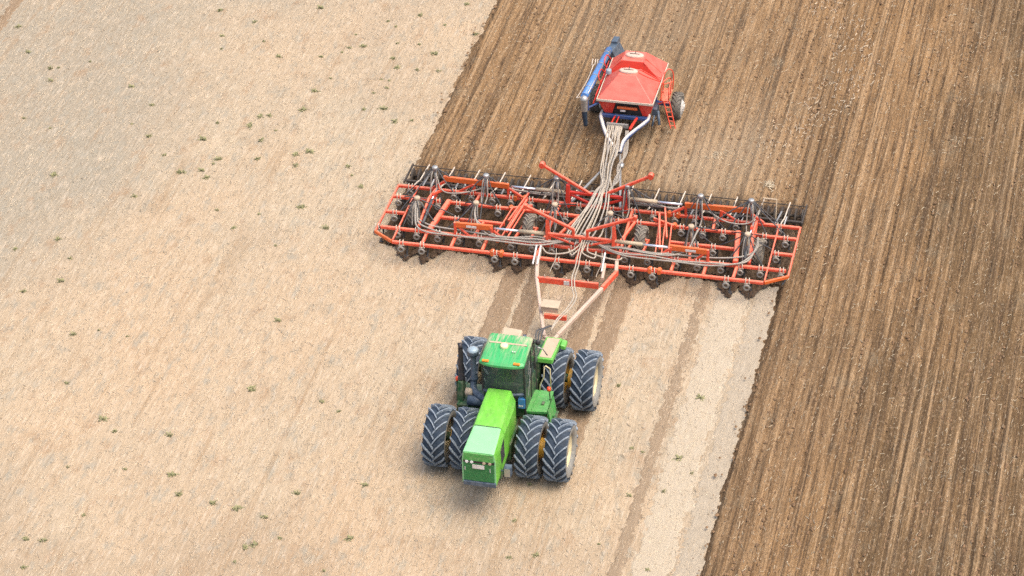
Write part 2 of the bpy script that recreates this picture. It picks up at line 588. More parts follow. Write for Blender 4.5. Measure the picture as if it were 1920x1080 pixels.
Z = np.where(d > 0, Zs*sstep(0, .30, d)+.004, -.06)
fresh_shade = sstep(-5.2, -4.6, X)*sstep(8.9, 8.3, X)*sstep(7.2, 5.2, Y+vnoise(X, Y, .5, 1, 81)*1.2)*sstep(.2, .7, Y)  # newly turned soil, with the shade under the drill darkened into it
fresh_shade = np.maximum(fresh_shade, .25*sstep(1.2, .0, X-8.4)*(X > 8)*(1-fresh_shade))
dusty = np.exp(-((X-4.9)/2.1)**2-((Y-8.8)/3.6)**2)*.85+.35*np.exp(-((X-1.0)/3)**2-((Y-17)/4)**2)
dusty *= (1+vnoise(X, Y, 1.5, 3, 91)*1.2)
V = np.stack([X, Y, Z], 1)
V, F, A = drop(V, F, d > -.25, {'fresh_shade': fresh_shade, 'dusty': np.clip(dusty, 0, 1)})
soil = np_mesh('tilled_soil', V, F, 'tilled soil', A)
soil['kind'] = 'structure'

def strip(name, x0, x1, y0, y1, mname, seed, amp=.03, edgew=.12, lug=False, top=.006):
    X, Y, F = grid(x0-.15, x1+.15, .05, y0, y1, .08)
    e = vnoise(X, Y, .14, .22, seed, 3, .8)*edgew*2.6
    d = np.minimum(X-x0, x1-X)+e
    h = top+amp*.5+amp*vnoise(X, Y, .12, .35, seed+5, 3)
    if lug:
        u = np.abs(X-(x0+x1)/2)
        h += .014*(np.sin((Y+u*.9)*2*math.pi/.29) > 0)
    Z = np.where(d > 0, np.maximum(h*sstep(0, .06, d), .003), -.02)
    V, F, _ = drop(np.stack([X, Y, Z], 1), F, d > -.12, {})
    o = np_mesh(name, V, F, mname)
    o['kind'] = 'structure'
    return o
for i, (a, b) in enumerate(((-.45, .25), (.38, 1.05), (2.32, 3.0), (3.16, 3.86))):
    strip('wheel_track', a, b, -9.4, 1.9, 'track brown', 100+i*7, .03, .08, True)
strip('wheel_track', 5.88, 6.26, -27, 1.6, 'track dull', 140, .02, .16)
strip('wheel_track', 7.66, 8.46, -27, 1.7, 'track pale', 150, .02, .2)
strip('pale_swath', 6.45, 7.58, -27, 1.6, 'swath pale', 160, .012, .2)
strip('wheel_track', -22.85, -22.40, 9, 36, 'track brown', 170, .02, .16)

# scattered straw, clods and standing stubble: nobody could count them
def sticks(name, n, xr, yr, ok, lmin, lmax, wd, mname, tilt, zfun=None, along=.35):
    P = np.stack([rng.uniform(*xr, n), rng.uniform(*yr, n)], 1)
    P = P[ok(P[:, 0], P[:, 1])]
    n = len(P)
    L = rng.uniform(lmin, lmax, n)
    th = np.where(rng.random(n) < .8, np.pi/2+rng.normal(0, along, n), rng.uniform(0, 2*np.pi, n))
    el = np.abs(rng.normal(0, tilt, n))
    D = np.stack([np.cos(th)*np.cos(el), np.sin(th)*np.cos(el), np.sin(el)], 1)
    S = np.stack([-np.sin(th), np.cos(th), 0*th], 1)
    z = zfun(P[:, 0], P[:, 1]) if zfun else np.zeros(n)
    C = np.stack([P[:, 0], P[:, 1], z+.008+np.abs(D[:, 2])*L*.5], 1)
    wv = (wd*rng.uniform(.6, 1.4, n))[:, None]
    a, b = C-D*L[:, None]/2, C+D*L[:, None]/2
    U = np.array([0, 0, 1.])*wv*.9
    V = np.stack([a-S*wv/2, a+S*wv/2, a+U, b-S*wv/2, b+S*wv/2, b+U], 1).reshape(-1, 3)
    o = np.arange(n)[:, None]*6
    F = np.concatenate([o+np.array([[0, 3, 5, 2]]), o+np.array([[1, 2, 5, 4]]), o+np.array([[0, 1, 4, 3]])], 0)
    ob = np_mesh(name, V, F, mname, smooth=False)
    ob['kind'] = 'stuff'
    return ob
def on_soil(x, y): return ((x > 8.5) | ((x > -4.6) & (y > 6.2)))
def soil_and_rim(x, y):
    r_ = rng.random(len(x))
    rim = ((x > 8.5-.55*r_**2) & (x < 8.6)) | ((x > -4.7-.6*r_**2) & (x < -4.5) & (y > 4.5))
    return on_soil(x, y) | rim
def on_stubble(x, y): return ~((x > 8.2) | ((x > -4.9) & (y > 1.0)))
o = sticks('straw_litter', 16000, (-5, 24), (-26, 34), on_soil, .05, .17, .012, 'straw', .15, lambda x, y: .135+0*x)
tag(o, 'pale bits of straw lying on the brown tilled soil', 'straw')
o = sticks('stubble', 150000, (-34, 8.2), (-27, 36), on_stubble, .05, .17, .010, 'pale straw', .2, along=.22)
tag(o, 'short dry stubble covering the pale unworked field', 'stubble')
# a washed-out streak of straw and stones beyond the drill, right of the cart
def streak(x, y): return (np.abs(x-(8.0+.9*np.sin(y*.5))) < .9) & (rng.random(len(x)) < .8)
o = sticks('straw_trail', 1600, (5.5, 11), (9, 24), streak, .06, .20, .018, 'pale straw', .2, lambda x, y: .14+0*x)
tag(o, 'streak of pale straw on the tilled soil right of the red cart', 'straw')

def clods(name, n, xr, yr, ok, smin, smax, mname, zf):
    P = np.stack([rng.uniform(*xr, n), rng.uniform(*yr, n)], 1)
    P = P[ok(P[:, 0], P[:, 1])]
    n = len(P)
    base = np.array([(1, 0, 0), (.4, .9, 0), (-.7, .6, 0), (-.8, -.5, 0), (.3, -.95, 0), (0, 0, .8)])
    s = (smin+(smax-smin)*rng.random(n)**3)[:, None, None]
    V = base[None]*s*rng.uniform(.6, 1.35, (n, 6, 3))
    V[:, :, 1] *= 1.7
    V += np.stack([P[:, 0], P[:, 1], zf(P[:, 0], P[:, 1])], 1)[:, None, :]
    o = np.arange(n)[:, None]*6
    F = np.concatenate([o+np.array([[i, (i+1) % 5, 5]]) for i in range(5)], 0)
    ob = np_mesh(name, V.reshape(-1, 3), F, mname, smooth=False)
    ob['kind'] = 'stuff'
    return ob
o = clods('soil_clods', 48000, (-5.6, 24), (-26, 34), soil_and_rim, .012, .06, 'clod soil', lambda x, y: .12+0*x)
tag(o, 'brown crumbly clods lying all over the tilled soil', 'clods')
def by_drill(x, y):
    m_ = np.zeros(len(x), bool)
    for xs in ROW_A: m_ |= (np.abs(x-xs) < .06+.62*np.clip(y-.86, 0, 1)) & (y > .8) & (y < 1.8)
    return m_ | ((x > -4.8) & (x < 8.5) & (y > 1.7) & (rng.random(len(x)) < .35))
o = clods('turned_soil', 34000, (-4.9, 8.6), (.7, 6.2), by_drill, .025, .10, 'freshly turned soil', lambda x, y: .05+.08*np.exp(-((y-1.5)/.35)**2)+.06*(y > 1.8))
tag(o, 'dark moist soil thrown up around the shanks of the red drill', 'soil')

# weeds
WEED_UL = [(70,100),(825,40),(955,83),(1203,30),(1750,17),(1575,58),(1668,95),(1335,130),(830,183),(338,232),(190,257),(190,303),(1363,174),(1310,180),(1283,197),(1490,163),(1573,167),(1205,213),(1045,213),(1475,220),(1630,202),(1565,263),(1645,268),(1240,294),(1430,299),(1460,303),(1180,343),(1400,350),(1450,330),(570,395),(495,466),(558,512),(1137,412),(1365,411),(1440,408),(1545,452),(1480,456),(815,462),(935,473),(977,437),(1010,434),(1035,490),(980,527),(762,523),(617,582),(800,614),(818,597),(757,640),(775,666),(672,647),(967,597),(1110,580),(1160,570),(1320,658),(1353,702),(203,656),(503,737),(1130,778),(1222,855),(217,897),(263,970),(1455,80),(1785,130)]
WEED_LL = [(1043,123),(385,493),(430,538),(255,672),(315,852),(98,942),(162,947),(90,1050),(670,775),(890,828),(992,860),(1115,770),(1370,740),(945,380),(920,973),(880,1028),(1527,980),(1680,1050),(1215,1062),(1310,940),(1050,940),(1490,545),(1270,463),(250,357)]
WEED_ST = [(795,437),(500,392),(588,633),(550,618),(717,655),(765,710),(665,775),(540,790),(203,1005),(105,1015),(607,1060),(180,750),(125,880),(430,965)]
def ground_at(px, py):
    dv = fw+r2*((px-960)/FPX)-u2*((py-540)/FPX)
    p0 = -fw*DIST
    t = -p0.z/dv.z
    return p0+dv*t
def weed_mesh(seed):
    rr = random.Random(seed)
    mb = MB()
    for i in range(46):
        a = rr.uniform(0, 2*math.pi)
        L = rr.uniform(.06, .17)
        el = rr.uniform(.15, 1.1)
        o = Vector((rr.gauss(0, .05), rr.gauss(0, .04), 0))
        d = Vector((math.cos(a)*math.cos(el), math.sin(a)*math.cos(el), math.sin(el)))
        s = Vector((-math.sin(a), math.cos(a), 0))*rr.uniform(.012, .03)
        p1 = o+d*L*.55
        p2 = o+d*L-Vector((0, 0, L*.18))
        mb.add([o-s*.3, o+s*.3, p1+s, p2, p1-s], [(0, 1, 2, 4), (4, 2, 3)])
    me = mb.build('weed', 'weed green')
    return me
protos = [weed_mesh(i) for i in range(4)]
spots = [(x/2, y/2) for x, y in WEED_UL]+[(x/2, 540+y/2) for x, y in WEED_LL]
spots += [(random.uniform(0, 760), random.uniform(0, 1078)) for i in range(28)]
spots = [q for q in spots if q[1] < 1078 and not (q[0] > 700 and 380 < q[1])]
strip_spots = [(900+x/1.9283, 520+y/1.9283) for x, y in WEED_ST]
for k, (px, py) in enumerate(spots+strip_spots):
    p = ground_at(px, py)
    o = protos[k] if k < 4 else protos[k % 4].copy()
    if k >= 4: COL.objects.link(o)
    o.location = (p.x, p.y, .002)
    o.rotation_euler = (0, 0, random.uniform(0, 6.28))
    s = random.uniform(.38, .9)
    o.scale = (s*random.uniform(.9, 1.4), s, s)
    if k < len(spots): tag(o, 'small dull green weed growing in the pale field left of the machines', 'weed', 'weeds in the pale field')
    else: tag(o, 'small dull green weed in the pale strip right of the tractor', 'weed', 'weeds in the untilled strip')
# two straw heaps behind the right wing of the drill
for n, (px, py, lab) in enumerate(((1342, 298, 'pale straw clump on the tilled soil, the larger and farther one behind the drill'), (1440, 352, 'small pale straw clump on the tilled soil just behind the right drill wing'))):
    p = ground_at(px, py)
    rr = random.Random(40+n)
    mb = MB()
    sz = .30 if n == 0 else .2
    for i in range(70):
        a = rr.uniform(0, 6.28)
        q = Vector((rr.gauss(0, sz*.5), rr.gauss(0, sz*.6), rr.uniform(.03, .14)))
        d = Vector((math.cos(a), math.sin(a), rr.uniform(-.2, .7)))*rr.uniform(.06, .15)
        mb.bar(q-d*.5, q+d*.5, .018)
    o = mb.build('straw_clump', 'straw', None, (p.x, p.y, .05))
    tag(o, lab, 'straw')

# ------------------------------------------------------------------ wheels
def make_tyre(mb, Rr, wd, rim_r, lugs, lug_h, lw, mi_t=0, mi_l=1, mi_s=2, n=44):
    h = wd/2
    rc = Rr-lug_h
    prof = [(-h*.62, rim_r), (-h*.86, rim_r+.02), (-h*1.0, (rc+rim_r)/2), (-h*.97, rc-.09), (-h*.80, rc-.02), (-h*.4, rc), (h*.4, rc), (h*.80, rc-.02), (h*.97, rc-.09), (h*1.0, (rc+rim_r)/2), (h*.86, rim_r+.02), (h*.62, rim_r)]
    mb.lathe(prof[3:9], (0, 0, 0), 'x', n, mi_t)
    mb.lathe(prof[:4], (0, 0, 0), 'x', n, mi_s)
    mb.lathe(prof[8:], (0, 0, 0), 'x', n, mi_s)
    pit = 2*math.pi/lugs
    for k in range(lugs):
        for sgn in (-1, 1):
            ph0 = k*pit+(0 if sgn > 0 else pit/2)
            st = []
            for j in range(5):
                t = j/4
                x = sgn*(-.03*wd+t*(h*1.0+.03*wd))
                # swept back from the centre line to the shoulder
                ang = ph0+pit*1.35*(t**.8)
                rad = Rr if t < .8 else Rr-.035
                wv = lw*(1.0-.12*t)
                st.append((x, ang, rad, wv))
            vs = []
            for x, ang, rad, wv in st:
                da = wv/Rr/2
                for r_, a in ((rc-.06, ang-da*1.25), (rad, ang-da), (rad, ang+da), (rc-.06, ang+da*1.25)):
                    # angle grows towards the top on the side facing -Y
                    vs.append((x, -r_*math.cos(a), r_*math.sin(a)))
            fs = []
            for j in range(4):
                for q in range(3):
                    fs.append((j*4+q, j*4+q+1, j*4+4+q+1, j*4+4+q))
            fs += [(0, 1, 2, 3), (16, 17, 18, 19)]
            mb.add(vs, fs, mi_l)
def make_wheel(name, Rr, wd, rim_r, lugs, lug_h, lw, mats_t, mat_rim, parent, loc, dish, rim_side=1, n=44):
    e = bpy.data.objects.new(name, None)
    COL.objects.link(e)
    e.empty_display_size = .2
    place(e, parent, loc)
    mb = MB()
    make_tyre(mb, Rr, wd, rim_r, lugs, lug_h, lw, n=n)
    mb.build('tyre', mats_t, e, loc)
    mb = MB()
    h = wd/2
    s = rim_side
    mb.lathe([(-h*.70, rim_r+.015), (-h*.66, rim_r-.02), (-h*.3, rim_r-.07), (h*.3, rim_r-.07), (h*.66, rim_r-.02), (h*.70, rim_r+.015)], (0, 0, 0), 'x', 32)
    d0 = s*h*dish
    mb.lathe([(d0, rim_r-.06), (d0-s*.02, rim_r*.72), (d0+s*.05, rim_r*.55), (d0+s*.05, rim_r*.34), (d0+s*.10, rim_r*.30), (d0+s*.10, .001)], (0, 0, 0), 'x', 32)
    for k in range(10):
        t = k*2*math.pi/10
        c = Vector((d0+s*.05, rim_r*.45*math.cos(t), rim_r*.45*math.sin(t)))
        mb.tube([c, c+Vector((s*.03, 0, 0))], .018, 6)
    mb.build('rim', mat_rim, e, loc)
    return e

# ------------------------------------------------------------------ tractor
CX, RX = 1.785, 1.89
T = empty('tractor', (1.66, -7.6, 0), 'green articulated farm tractor with eight big dual wheels, pulling the red drill', 'tractor')
TM = ['tyre rubber', 'lug rubber', 'sidewall rubber']
w_out_r = make_wheel('wheel', .925, .68, .49, 18, .06, .060, TM, 'cream rim', T, (CX+1.815, -9.10, .915), .35, 1)
w_in = make_wheel('wheel', .925, .68, .49, 18, .06, .060, TM, 'yellow rim', T, (CX+.965, -9.10, .915), .2, 1)
w_out_l = make_wheel('wheel', .925, .68, .49, 18, .06, .060, TM, 'cream rim', T, (CX-1.815, -9.10, .915), .35, -1)
copy_tree(w_in, T, (CX-.975, -9.10, .915))
copy_tree(w_out_r, T, (RX+1.76, -5.60, .915))
copy_tree(w_in, T, (RX+.87, -5.60, .915))
copy_tree(w_in, T, (RX-.92, -5.60, .915))
copy_tree(w_out_l, T, (RX-1.78, -5.60, .915))
for cx, y in ((CX, -9.1), (RX, -5.6)):
    mb = MB().tube([(cx-1.7, y, .915), (cx+1.7, y, .915)], .13, 14)
    mb.lathe([(-.3, .1), (-.25, .34), (.25, .34), (.3, .1)], (cx, y, .915), 'x', 20)
    for sx in (-1, 1):
        mb.lathe([(-.10, .30), (.10, .30)], (cx+sx*1.33, y, .915), 'x', 24, 1)
    mb.build('axle', ['dark green', 'yellow rim'], T)
mb = MB()
mb.box(CX-.36, CX+.36, -10.45, -7.15, .62, 1.22)
mb.box(CX-.46, CX+.46, -9.6, -8.6, .70, 1.28)
mb.build('front_frame', 'dark green', T, bevel=.03)
mb = MB()
mb.box(RX-.42, RX+.42, -6.85, -4.35, .66, 1.30)
mb.box(RX-.6, RX+.6, -5.9, -5.3, .72, 1.40)
mb.box(RX-.32, RX+.32, -4.37, -4.12, .45, 1.1)
mb.build('rear_frame', 'dark green', T, bevel=.03)
mb = MB().tube([(RX-.03, -7.0, .55), (RX-.03, -7.0, 1.25)], .17, 14)
mb.bar((RX-.3, -7.3, .85), (RX-.2, -6.6, .85), .1)
mb.bar((RX+.3, -7.3, .85), (RX+.2, -6.6, .85), .1)
mb.build('articulation_joint', 'black metal', T)
MB().bar((1.72, -4.4, .5), (2.1, -3.52, .55), .13, .09).build('drawbar', 'black metal', T)

# hood: lofted sections (y, zb, zchamfer, ztop, half-top, half-side)
SHX, SHY, SHZ = .11, -.42, .33
def hood_loft(secs, cx0):
    mb = MB()
    vs = []
    for y, zb, zc, zt, ht, hs in secs:
        t = np.interp(y, (-11.0, -8.34), (1.0, .35))
        cx, y, zb, zc, zt = cx0+SHX*t, y+SHY*t, zb+SHZ*t, zc+SHZ*t, zt+SHZ*t
        vs += [(cx-hs, y, zb), (cx-hs, y, zc), (cx-ht-.02, y, zt-.015), (cx-ht+.05, y, zt), (cx+ht-.05, y, zt), (cx+ht+.02, y, zt-.015), (cx+hs, y, zc), (cx+hs, y, zb)]
    fs = []
    for i in range(len(secs)-1):
        for k in range(7):
            fs.append((i*8+k, i*8+k+1, i*8+8+k+1, i*8+8+k))
    n = (len(secs)-1)*8
    fs += [tuple(range(8)), tuple(range(n, n+8))]
    return mb.add(vs, fs)
HX = 1.64
hood_loft([(-9.86, .86, 1.86, 2.075, .375, .495), (-9.3, .90, 1.86, 2.15, .365, .495), (-8.72, 1.0, 1.87, 2.235, .35, .495), (-8.34, 1.10, 1.92, 2.29, .325, .47)], HX).build('hood', 'lime paint', T, bevel=.015)
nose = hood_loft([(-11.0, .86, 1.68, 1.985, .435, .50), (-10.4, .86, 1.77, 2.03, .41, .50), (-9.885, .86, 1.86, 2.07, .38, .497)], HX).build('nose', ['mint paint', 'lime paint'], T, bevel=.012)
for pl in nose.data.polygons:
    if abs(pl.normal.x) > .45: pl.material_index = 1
for yy, t in ((-9.87, .72),):
    cx_, dy, dz = HX+SHX*t, yy+SHY*t, SHZ*t
    MB().bar((cx_-.37, dy, 2.073+dz), (cx_+.37, dy, 2.073+dz), .02, .012).build('hood_seam', 'dark green', T)
# side grille openings
for sx in (-1, 1):
    x = HX+SHX*.83+sx*.504
    g = MB().add([(x, -10.689, 1.374), (x, -10.309, 1.434), (x, -10.369, 2.074), (x, -10.789, 1.934), (x-sx*.006, -10.689, 1.374), (x-sx*.006, -10.309, 1.434), (x-sx*.006, -10.369, 2.074), (x-sx*.006, -10.789, 1.934)],
             [(0, 1, 2, 3), (0, 1, 5, 4), (1, 2, 6, 5), (2, 3, 7, 6), (3, 0, 4, 7)])
    for k in range(6):
        z = 1.474+k*.085
        g.bar((x+sx*.004, -10.71, z), (x+sx*.004, -10.37, z+.03), .012)
    g.build('side_grille', 'black metal', T)
OFF = (SHX, SHY, SHZ)
# front grille
gr = MB()
y = -11.012
gr.box(HX-.43, HX+.43, y-.03, y+.01, 1.70, 1.955, 1)
gr.box(HX-.45, HX+.45, y-.012, y+.01, .97, 1.60, 0)
for k in range(24):
    z = 1.0+k*.025
    gr.box(HX-.44, HX+.44, y-.018, y-.012, z, z+.010, 0)
gr.box(HX-.455, HX+.455, y-.010, y+.01, 1.603, 1.697, 2)
go = gr.build('grille', ['grille green', 'green paint', 'black metal'], T, loc=OFF)
for x in (-.345, -.20, .16, .33):
    MB().lathe([(-.045, .044), (-.04, .048), (0.02, .048)], (HX+x, y, 1.65), 'y', 14).add(
        [(HX+x+.043*math.cos(t*.4488), y-.044, 1.65+.043*math.sin(t*.4488)) for t in range(14)], [tuple(range(14))]).build('headlight', 'lamp lens' if x < 0 else 'dusty cream', T, loc=OFF)
MB().box(HX-.18, HX+.17, y-.05, y-.032, 1.44, 1.57).build('number_plate', 'white paint', T, loc=OFF)
for x in (-.40, .335):
    MB().bar((HX+x, y-.03, 1.34), (HX+x, y-.03, 1.46), .018).build('grille_latch', 'white paint', T, loc=OFF)
MB().box(HX-.47, HX+.49, -11.06, -10.85, .80, .95).build('bumper', 'slate plastic', T, loc=OFF, bevel=.02)
mb = MB().box(2.24, 2.44, -10.52, -10.30, .82, 1.14, 0)
mb.box(2.255, 2.425, -10.53, -10.522, .84, 1.12, 1)
mb.bar((2.1, -10.4, .95), (2.26, -10.4, .95), .05, mi=0)
mb.build('side_lamp', ['slate plastic', 'steel'], T, loc=OFF, bevel=.015)

# cab
cab = MB()
cab.hexa([(1.12, -8.26, 1.30), (2.40, -8.26, 1.30), (2.42, -6.95, 1.30), (1.10, -6.95, 1.30)], [(1.12, -8.27, 2.20), (2.40, -8.27, 2.20), (2.42, -6.95, 2.20), (1.10, -6.95, 2.20)])
cab_o = cab.build('cab', 'dark green', T, bevel=.02)
def ws_pt(t, z):        # bowed windscreen, t from -1 to 1
    x = 1.755+t*.60
    return (x, -8.33-.12*(1-t*t)-(z-2.2)*.06, z)
mb = MB()
N = 10
vs = [ws_pt(-1+2*i/N, 2.22) for i in range(N+1)]+[ws_pt(-1+2*i/N, 3.24) for i in range(N+1)]
mb.add(vs, [(i, i+1, N+2+i, N+1+i) for i in range(N)], 0, True)
mb.build('windscreen', 'glass', cab_o)
for x, nm in ((1.125, 0), (2.395, 1)):
    sx = -1 if nm == 0 else 1
    MB().add([(x, -8.24, 1.62), (x, -7.05, 1.62), (x+sx*.015, -7.08, 3.20), (x+sx*.015, -8.30, 3.24)], [(0, 1, 2, 3)]).build('side_window', 'glass', cab_o)
MB().add([(1.2, -6.97, 2.22), (2.32, -6.97, 2.22), (2.32, -7.03, 3.2), (1.2, -7.03, 3.2)], [(0, 1, 2, 3)]).build('rear_window', 'glass', cab_o)
for a, b, w_ in (((1.13, -8.30, 2.15), (1.14, -8.36, 3.27), .06), ((2.39, -8.30, 1.45), (2.385, -8.36, 3.27), .06), ((1.12, -7.0, 2.15), (1.16, -7.06, 3.27), .07), ((2.41, -7.0, 1.45), (2.37, -7.06, 3.27), .07), ((2.415, -7.62, 1.6), (2.405, -7.55, 3.24), .035)):
    MB().bar(a, b, w_).build('cab_post', 'black metal', cab_o)
MB().tube([ws_pt(-1+2*i/8, 2.20) for i in range(9)], .05, 8).build('windscreen_sill', 'slate plastic', cab_o)
mb = MB().bar((2.44, -8.1, 2.0), (2.44, -7.75, 2.75), .02)
mb.bar((2.44, -8.0, 2.7), (2.44, -7.9, 3.1), .022)
mb.build('door_handle', 'steel', cab_o)
mb = MB()
mb.box(1.5, 1.98, -7.75, -7.35, 1.75, 1.95)
mb.box(1.52, 1.96, -7.42, -7.28, 1.95, 2.65)
mb.build('seat', 'seat fabric', cab_o, bevel=.05)
mb = MB().box(1.35, 2.15, -8.28, -8.1, 2.0, 2.42)
mb.tube([(1.75, -8.1, 2.2), (1.75, -7.95, 2.5)], .03, 8)
mb.tube([(1.75+.19*math.cos(t*math.pi/8), -7.95+.06*math.sin(t*math.pi/8), 2.5+.17*math.sin(t*math.pi/8)) for t in range(17)], .018, 6)
mb.build('dashboard', 'seat fabric', cab_o)
# roof
mb = MB()
def roof_ring(z, ins, bow):
    p = []
    for i in range(13):
        t = -1+2*i/12
        p.append((1.765+t*(.665-ins), -8.50-bow*(1-t**4)+ins, z))
    for x, yy in ((2.405-ins, -7.75), (2.385-ins, -7.16-ins), (2.34-ins, -7.08-ins), (1.12+ins, -7.08-ins), (1.075+ins, -7.16-ins), (1.09+ins, -7.75)):
        p.append((x, yy, z))
    return p
rings = [roof_ring(3.25, .05, .10), roof_ring(3.28, .0, .13), roof_ring(3.35, .0, .13), roof_ring(3.41, .06, .11), roof_ring(3.435, .16, .08)]
nr = len(rings[0])
fs = []
for i in range(len(rings)-1):
    for k in range(nr): fs.append((i*nr+k, i*nr+(k+1) % nr, (i+1)*nr+(k+1) % nr, (i+1)*nr+k))
fs += [tuple(range(nr)), tuple((len(rings)-1)*nr+k for k in range(nr))]
mb.add([p for r_ in rings for p in r_], fs)
for k in range(9):
    x = 1.33+k*.107
    mb.bar((x, -8.30, 3.437), (x, -7.35, 3.437), .028, .014)
mb.bar((1.20, -7.62, 3.44), (2.32, -7.62, 3.44), .07, .02, 1)
roof_o = mb.build('cab_roof', ['roof green', 'dusty cream'], T, bevel=.006)
for x in (1.29, 2.22):
    MB().box(x-.10, x+.10, -8.58, -8.50, 3.395, 3.445).build('marker_lamp', 'amber lens', roof_o, bevel=.012)
MB().lathe([(0, .12), (.03, .125), (.06, .12)], (1.68, -7.80, 3.435), 'z', 20).dome((1.68, -7.80, 3.495), .12, .12, .05).build('antenna_dome', 'dome yellow', roof_o)
for x in (1.98, 2.05):
    MB().bar((x, -8.02, 3.44), (x+.01, -8.06, 3.50), .03).build('roof_fitting', 'white paint', roof_o)
mb = MB().tube([(2.36, -7.1, 3.2), (2.50, -7.02, 3.18)], .02, 6)
mb.dome((2.50, -7.02, 3.16), .085, .07, .10, full=True)
mb.build('work_lamp', 'black metal', T)
mb = MB().bar((2.44, -6.98, 3.0), (2.50, -6.95, 2.75), .03)
mb.tube([(2.47, -7.0, 2.98), (2.62, -6.9, 2.85), (2.70, -6.7, 2.5)], .02, 6)
mb.build('mirror_bracket', 'steel', T)

# left side: deck, exhaust, air cleaner
mb = MB().box(.30, 1.08, -8.20, -7.10, 1.36, 1.44)
mb.box(.28, .34, -8.22, -7.08, .95, 1.46)
mb.box(.34, 1.0, -8.1, -7.2, .9, 1.35)
mb.build('left_deck', 'dark green', T, bevel=.01)
mb = MB().hexa([(.24, -8.02, 1.42), (.44, -8.02, 1.42), (.44, -7.62, 1.42), (.24, -7.62, 1.42)], [(.26, -7.92, 2.06), (.42, -7.92, 2.06), (.42, -7.64, 2.06), (.26, -7.64, 2.06)])
mb.build('heat_shield', 'dark green', T, bevel=.02)
mb = MB().lathe([(0, .06), (.02, .115), (.10, .115), (.14, .088), (.55, .088), (.58, .075), (1.02, .075), (1.16, .07)], (.34, -7.76, 2.02), 'z', 16)
mb.tube([(.34, -7.76, 3.16), (.33, -7.74, 3.24), (.30, -7.68, 3.30)], .066, 12)
mb.build('exhaust_stack', 'exhaust metal', T)
mb = MB().lathe([(0, .085), (.02, .12), (.10, .12), (.14, .085), (.86, .08), (.90, .07), (.92, .16), (1.0, .175), (1.10, .165)], (.72, -7.76, 2.08), 'z', 18)
mb.build('air_intake', 'slate plastic', T)
MB().dome((.72, -7.76, 3.16), .172, .172, .10, n=18).build('precleaner_bowl', 'pale bowl', T)
mb = MB().tube(smooth_path([(.72, -7.76, 2.1), (.72, -7.86, 1.92), (.85, -8.05, 1.82), (1.2, -8.3, 1.80)], 5), .10, 12)
mb.tube([(.62, -8.15, 1.62), (1.15, -8.15, 1.62)], .16, 14)
mb.build('intake_pipe', 'slate plastic', T)
mb = MB().lathe([(-.12, .06), (-.1, .12), (.1, .12), (.12, .06)], (.62, -8.0, 1.80), 'x', 14)
mb.build('oil_filter', 'dusty cream', T)
MB().bar((.16, -7.72, 1.2), (.185, -7.70, 1.97), .035).build('lamp_post', 'dark green', T)
MB().tube([(.19, -7.70, 1.95), (.19, -7.70, 2.04)], .055, 12).dome((.19, -7.70, 2.04), .055, .055, .04).build('warning_lamp', 'red lens', T)
# right side: deck with steps, rail
mb = MB().hexa([(2.24, -8.26, 1.44), (3.02, -8.26, 1.52), (2.98, -7.15, 1.46), (2.43, -7.15, 1.44)], [(2.24, -8.26, 1.52), (3.02, -8.26, 1.60), (2.98, -7.15, 1.54), (2.43, -7.15, 1.52)])
mb.box(2.42, 2.96, -8.16, -7.2, .95, 1.43)
mb.hexa([(3.03, -8.24, 1.12), (3.14, -8.24, 1.12), (3.14, -7.5, 1.12), (3.03, -7.5, 1.12)], [(3.03, -8.26, 1.60), (3.06, -8.26, 1.66), (3.06, -7.5, 1.66), (3.03, -7.5, 1.60)])
mb.bar((2.56, -8.2, 1.575), (2.56, -7.2, 1.535), .02)
mb.build('right_deck', 'green paint', T, bevel=.012)
MB().box(2.78, 2.86, -7.92, -7.78, 1.56, 1.61).build('deck_hole_cover', 'dark green', T)
mb = MB()
for k in range(3):
    mb.box(3.02, 3.22, -7.95, -7.55, .45+k*.33, .48+k*.33)
mb.bar((3.18, -7.96, .42), (3.14, -7.96, 1.25), .03)
mb.bar((3.18, -7.54, .42), (3.14, -7.54, 1.25), .03)
mb.build('step_ladder', 'dark green', T)
MB().tube([(2.56, -7.15, 1.52), (2.57, -7.15, 1.72), (2.69, -7.15, 2.02), (2.71, -7.15, 2.41), (2.75, -7.15, 2.44), (2.88, -7.15, 2.35), (2.90, -7.15, 1.55)], .02, 8).build('handrail', 'cream rim', T)
MB().bar((2.98, -7.62, 1.5), (2.97, -7.66, 1.97), .035).build('lamp_post', 'dark green', T)
MB().tube([(2.96, -7.68, 1.95), (2.96, -7.68, 2.04)], .06, 12).dome((2.96, -7.68, 2.04), .06, .06, .04).build('warning_lamp', 'red lens', T)
mb = MB().box(2.2, 2.40, -8.42, -8.28, 1.74, 2.06, 0)
mb.box(2.215, 2.285, -8.428, -8.42, 1.80, 1.86, 1)
mb.box(2.30, 2.345, -8.428, -8.42, 1.80, 1.86, 1)
mb.build('washer_bottle', ['sign blue', 'white paint'], T, bevel=.03)
# rear tanks
mb = MB().hexa([(2.29, -6.30, 1.88), (2.76, -6.30, 1.88), (2.84, -5.25, 1.94), (2.34, -5.25, 1.94)], [(2.28, -6.28, 2.04), (2.76, -6.28, 2.04), (2.84, -5.25, 2.12), (2.35, -5.25, 2.12)])
mb.hexa([(2.84, -5.60, 1.95), (3.0, -5.60, 1.93), (3.0, -5.26, 1.93), (2.84, -5.26, 1.95)], [(2.84, -5.60, 2.11), (3.0, -5.58, 2.06), (3.0, -5.26, 2.06), (2.84, -5.26, 2.11)])
ft = mb.build('fender', 'tank green', T, bevel=.03)
MB().hexa([(2.34, -6.22, 2.045), (2.70, -6.22, 2.045), (2.78, -5.32, 2.119), (2.40, -5.32, 2.119)], [(2.34, -6.22, 2.056), (2.70, -6.22, 2.056), (2.78, -5.32, 2.13), (2.40, -5.32, 2.13)]).build('anti_slip_pad', 'dusty cream', ft)
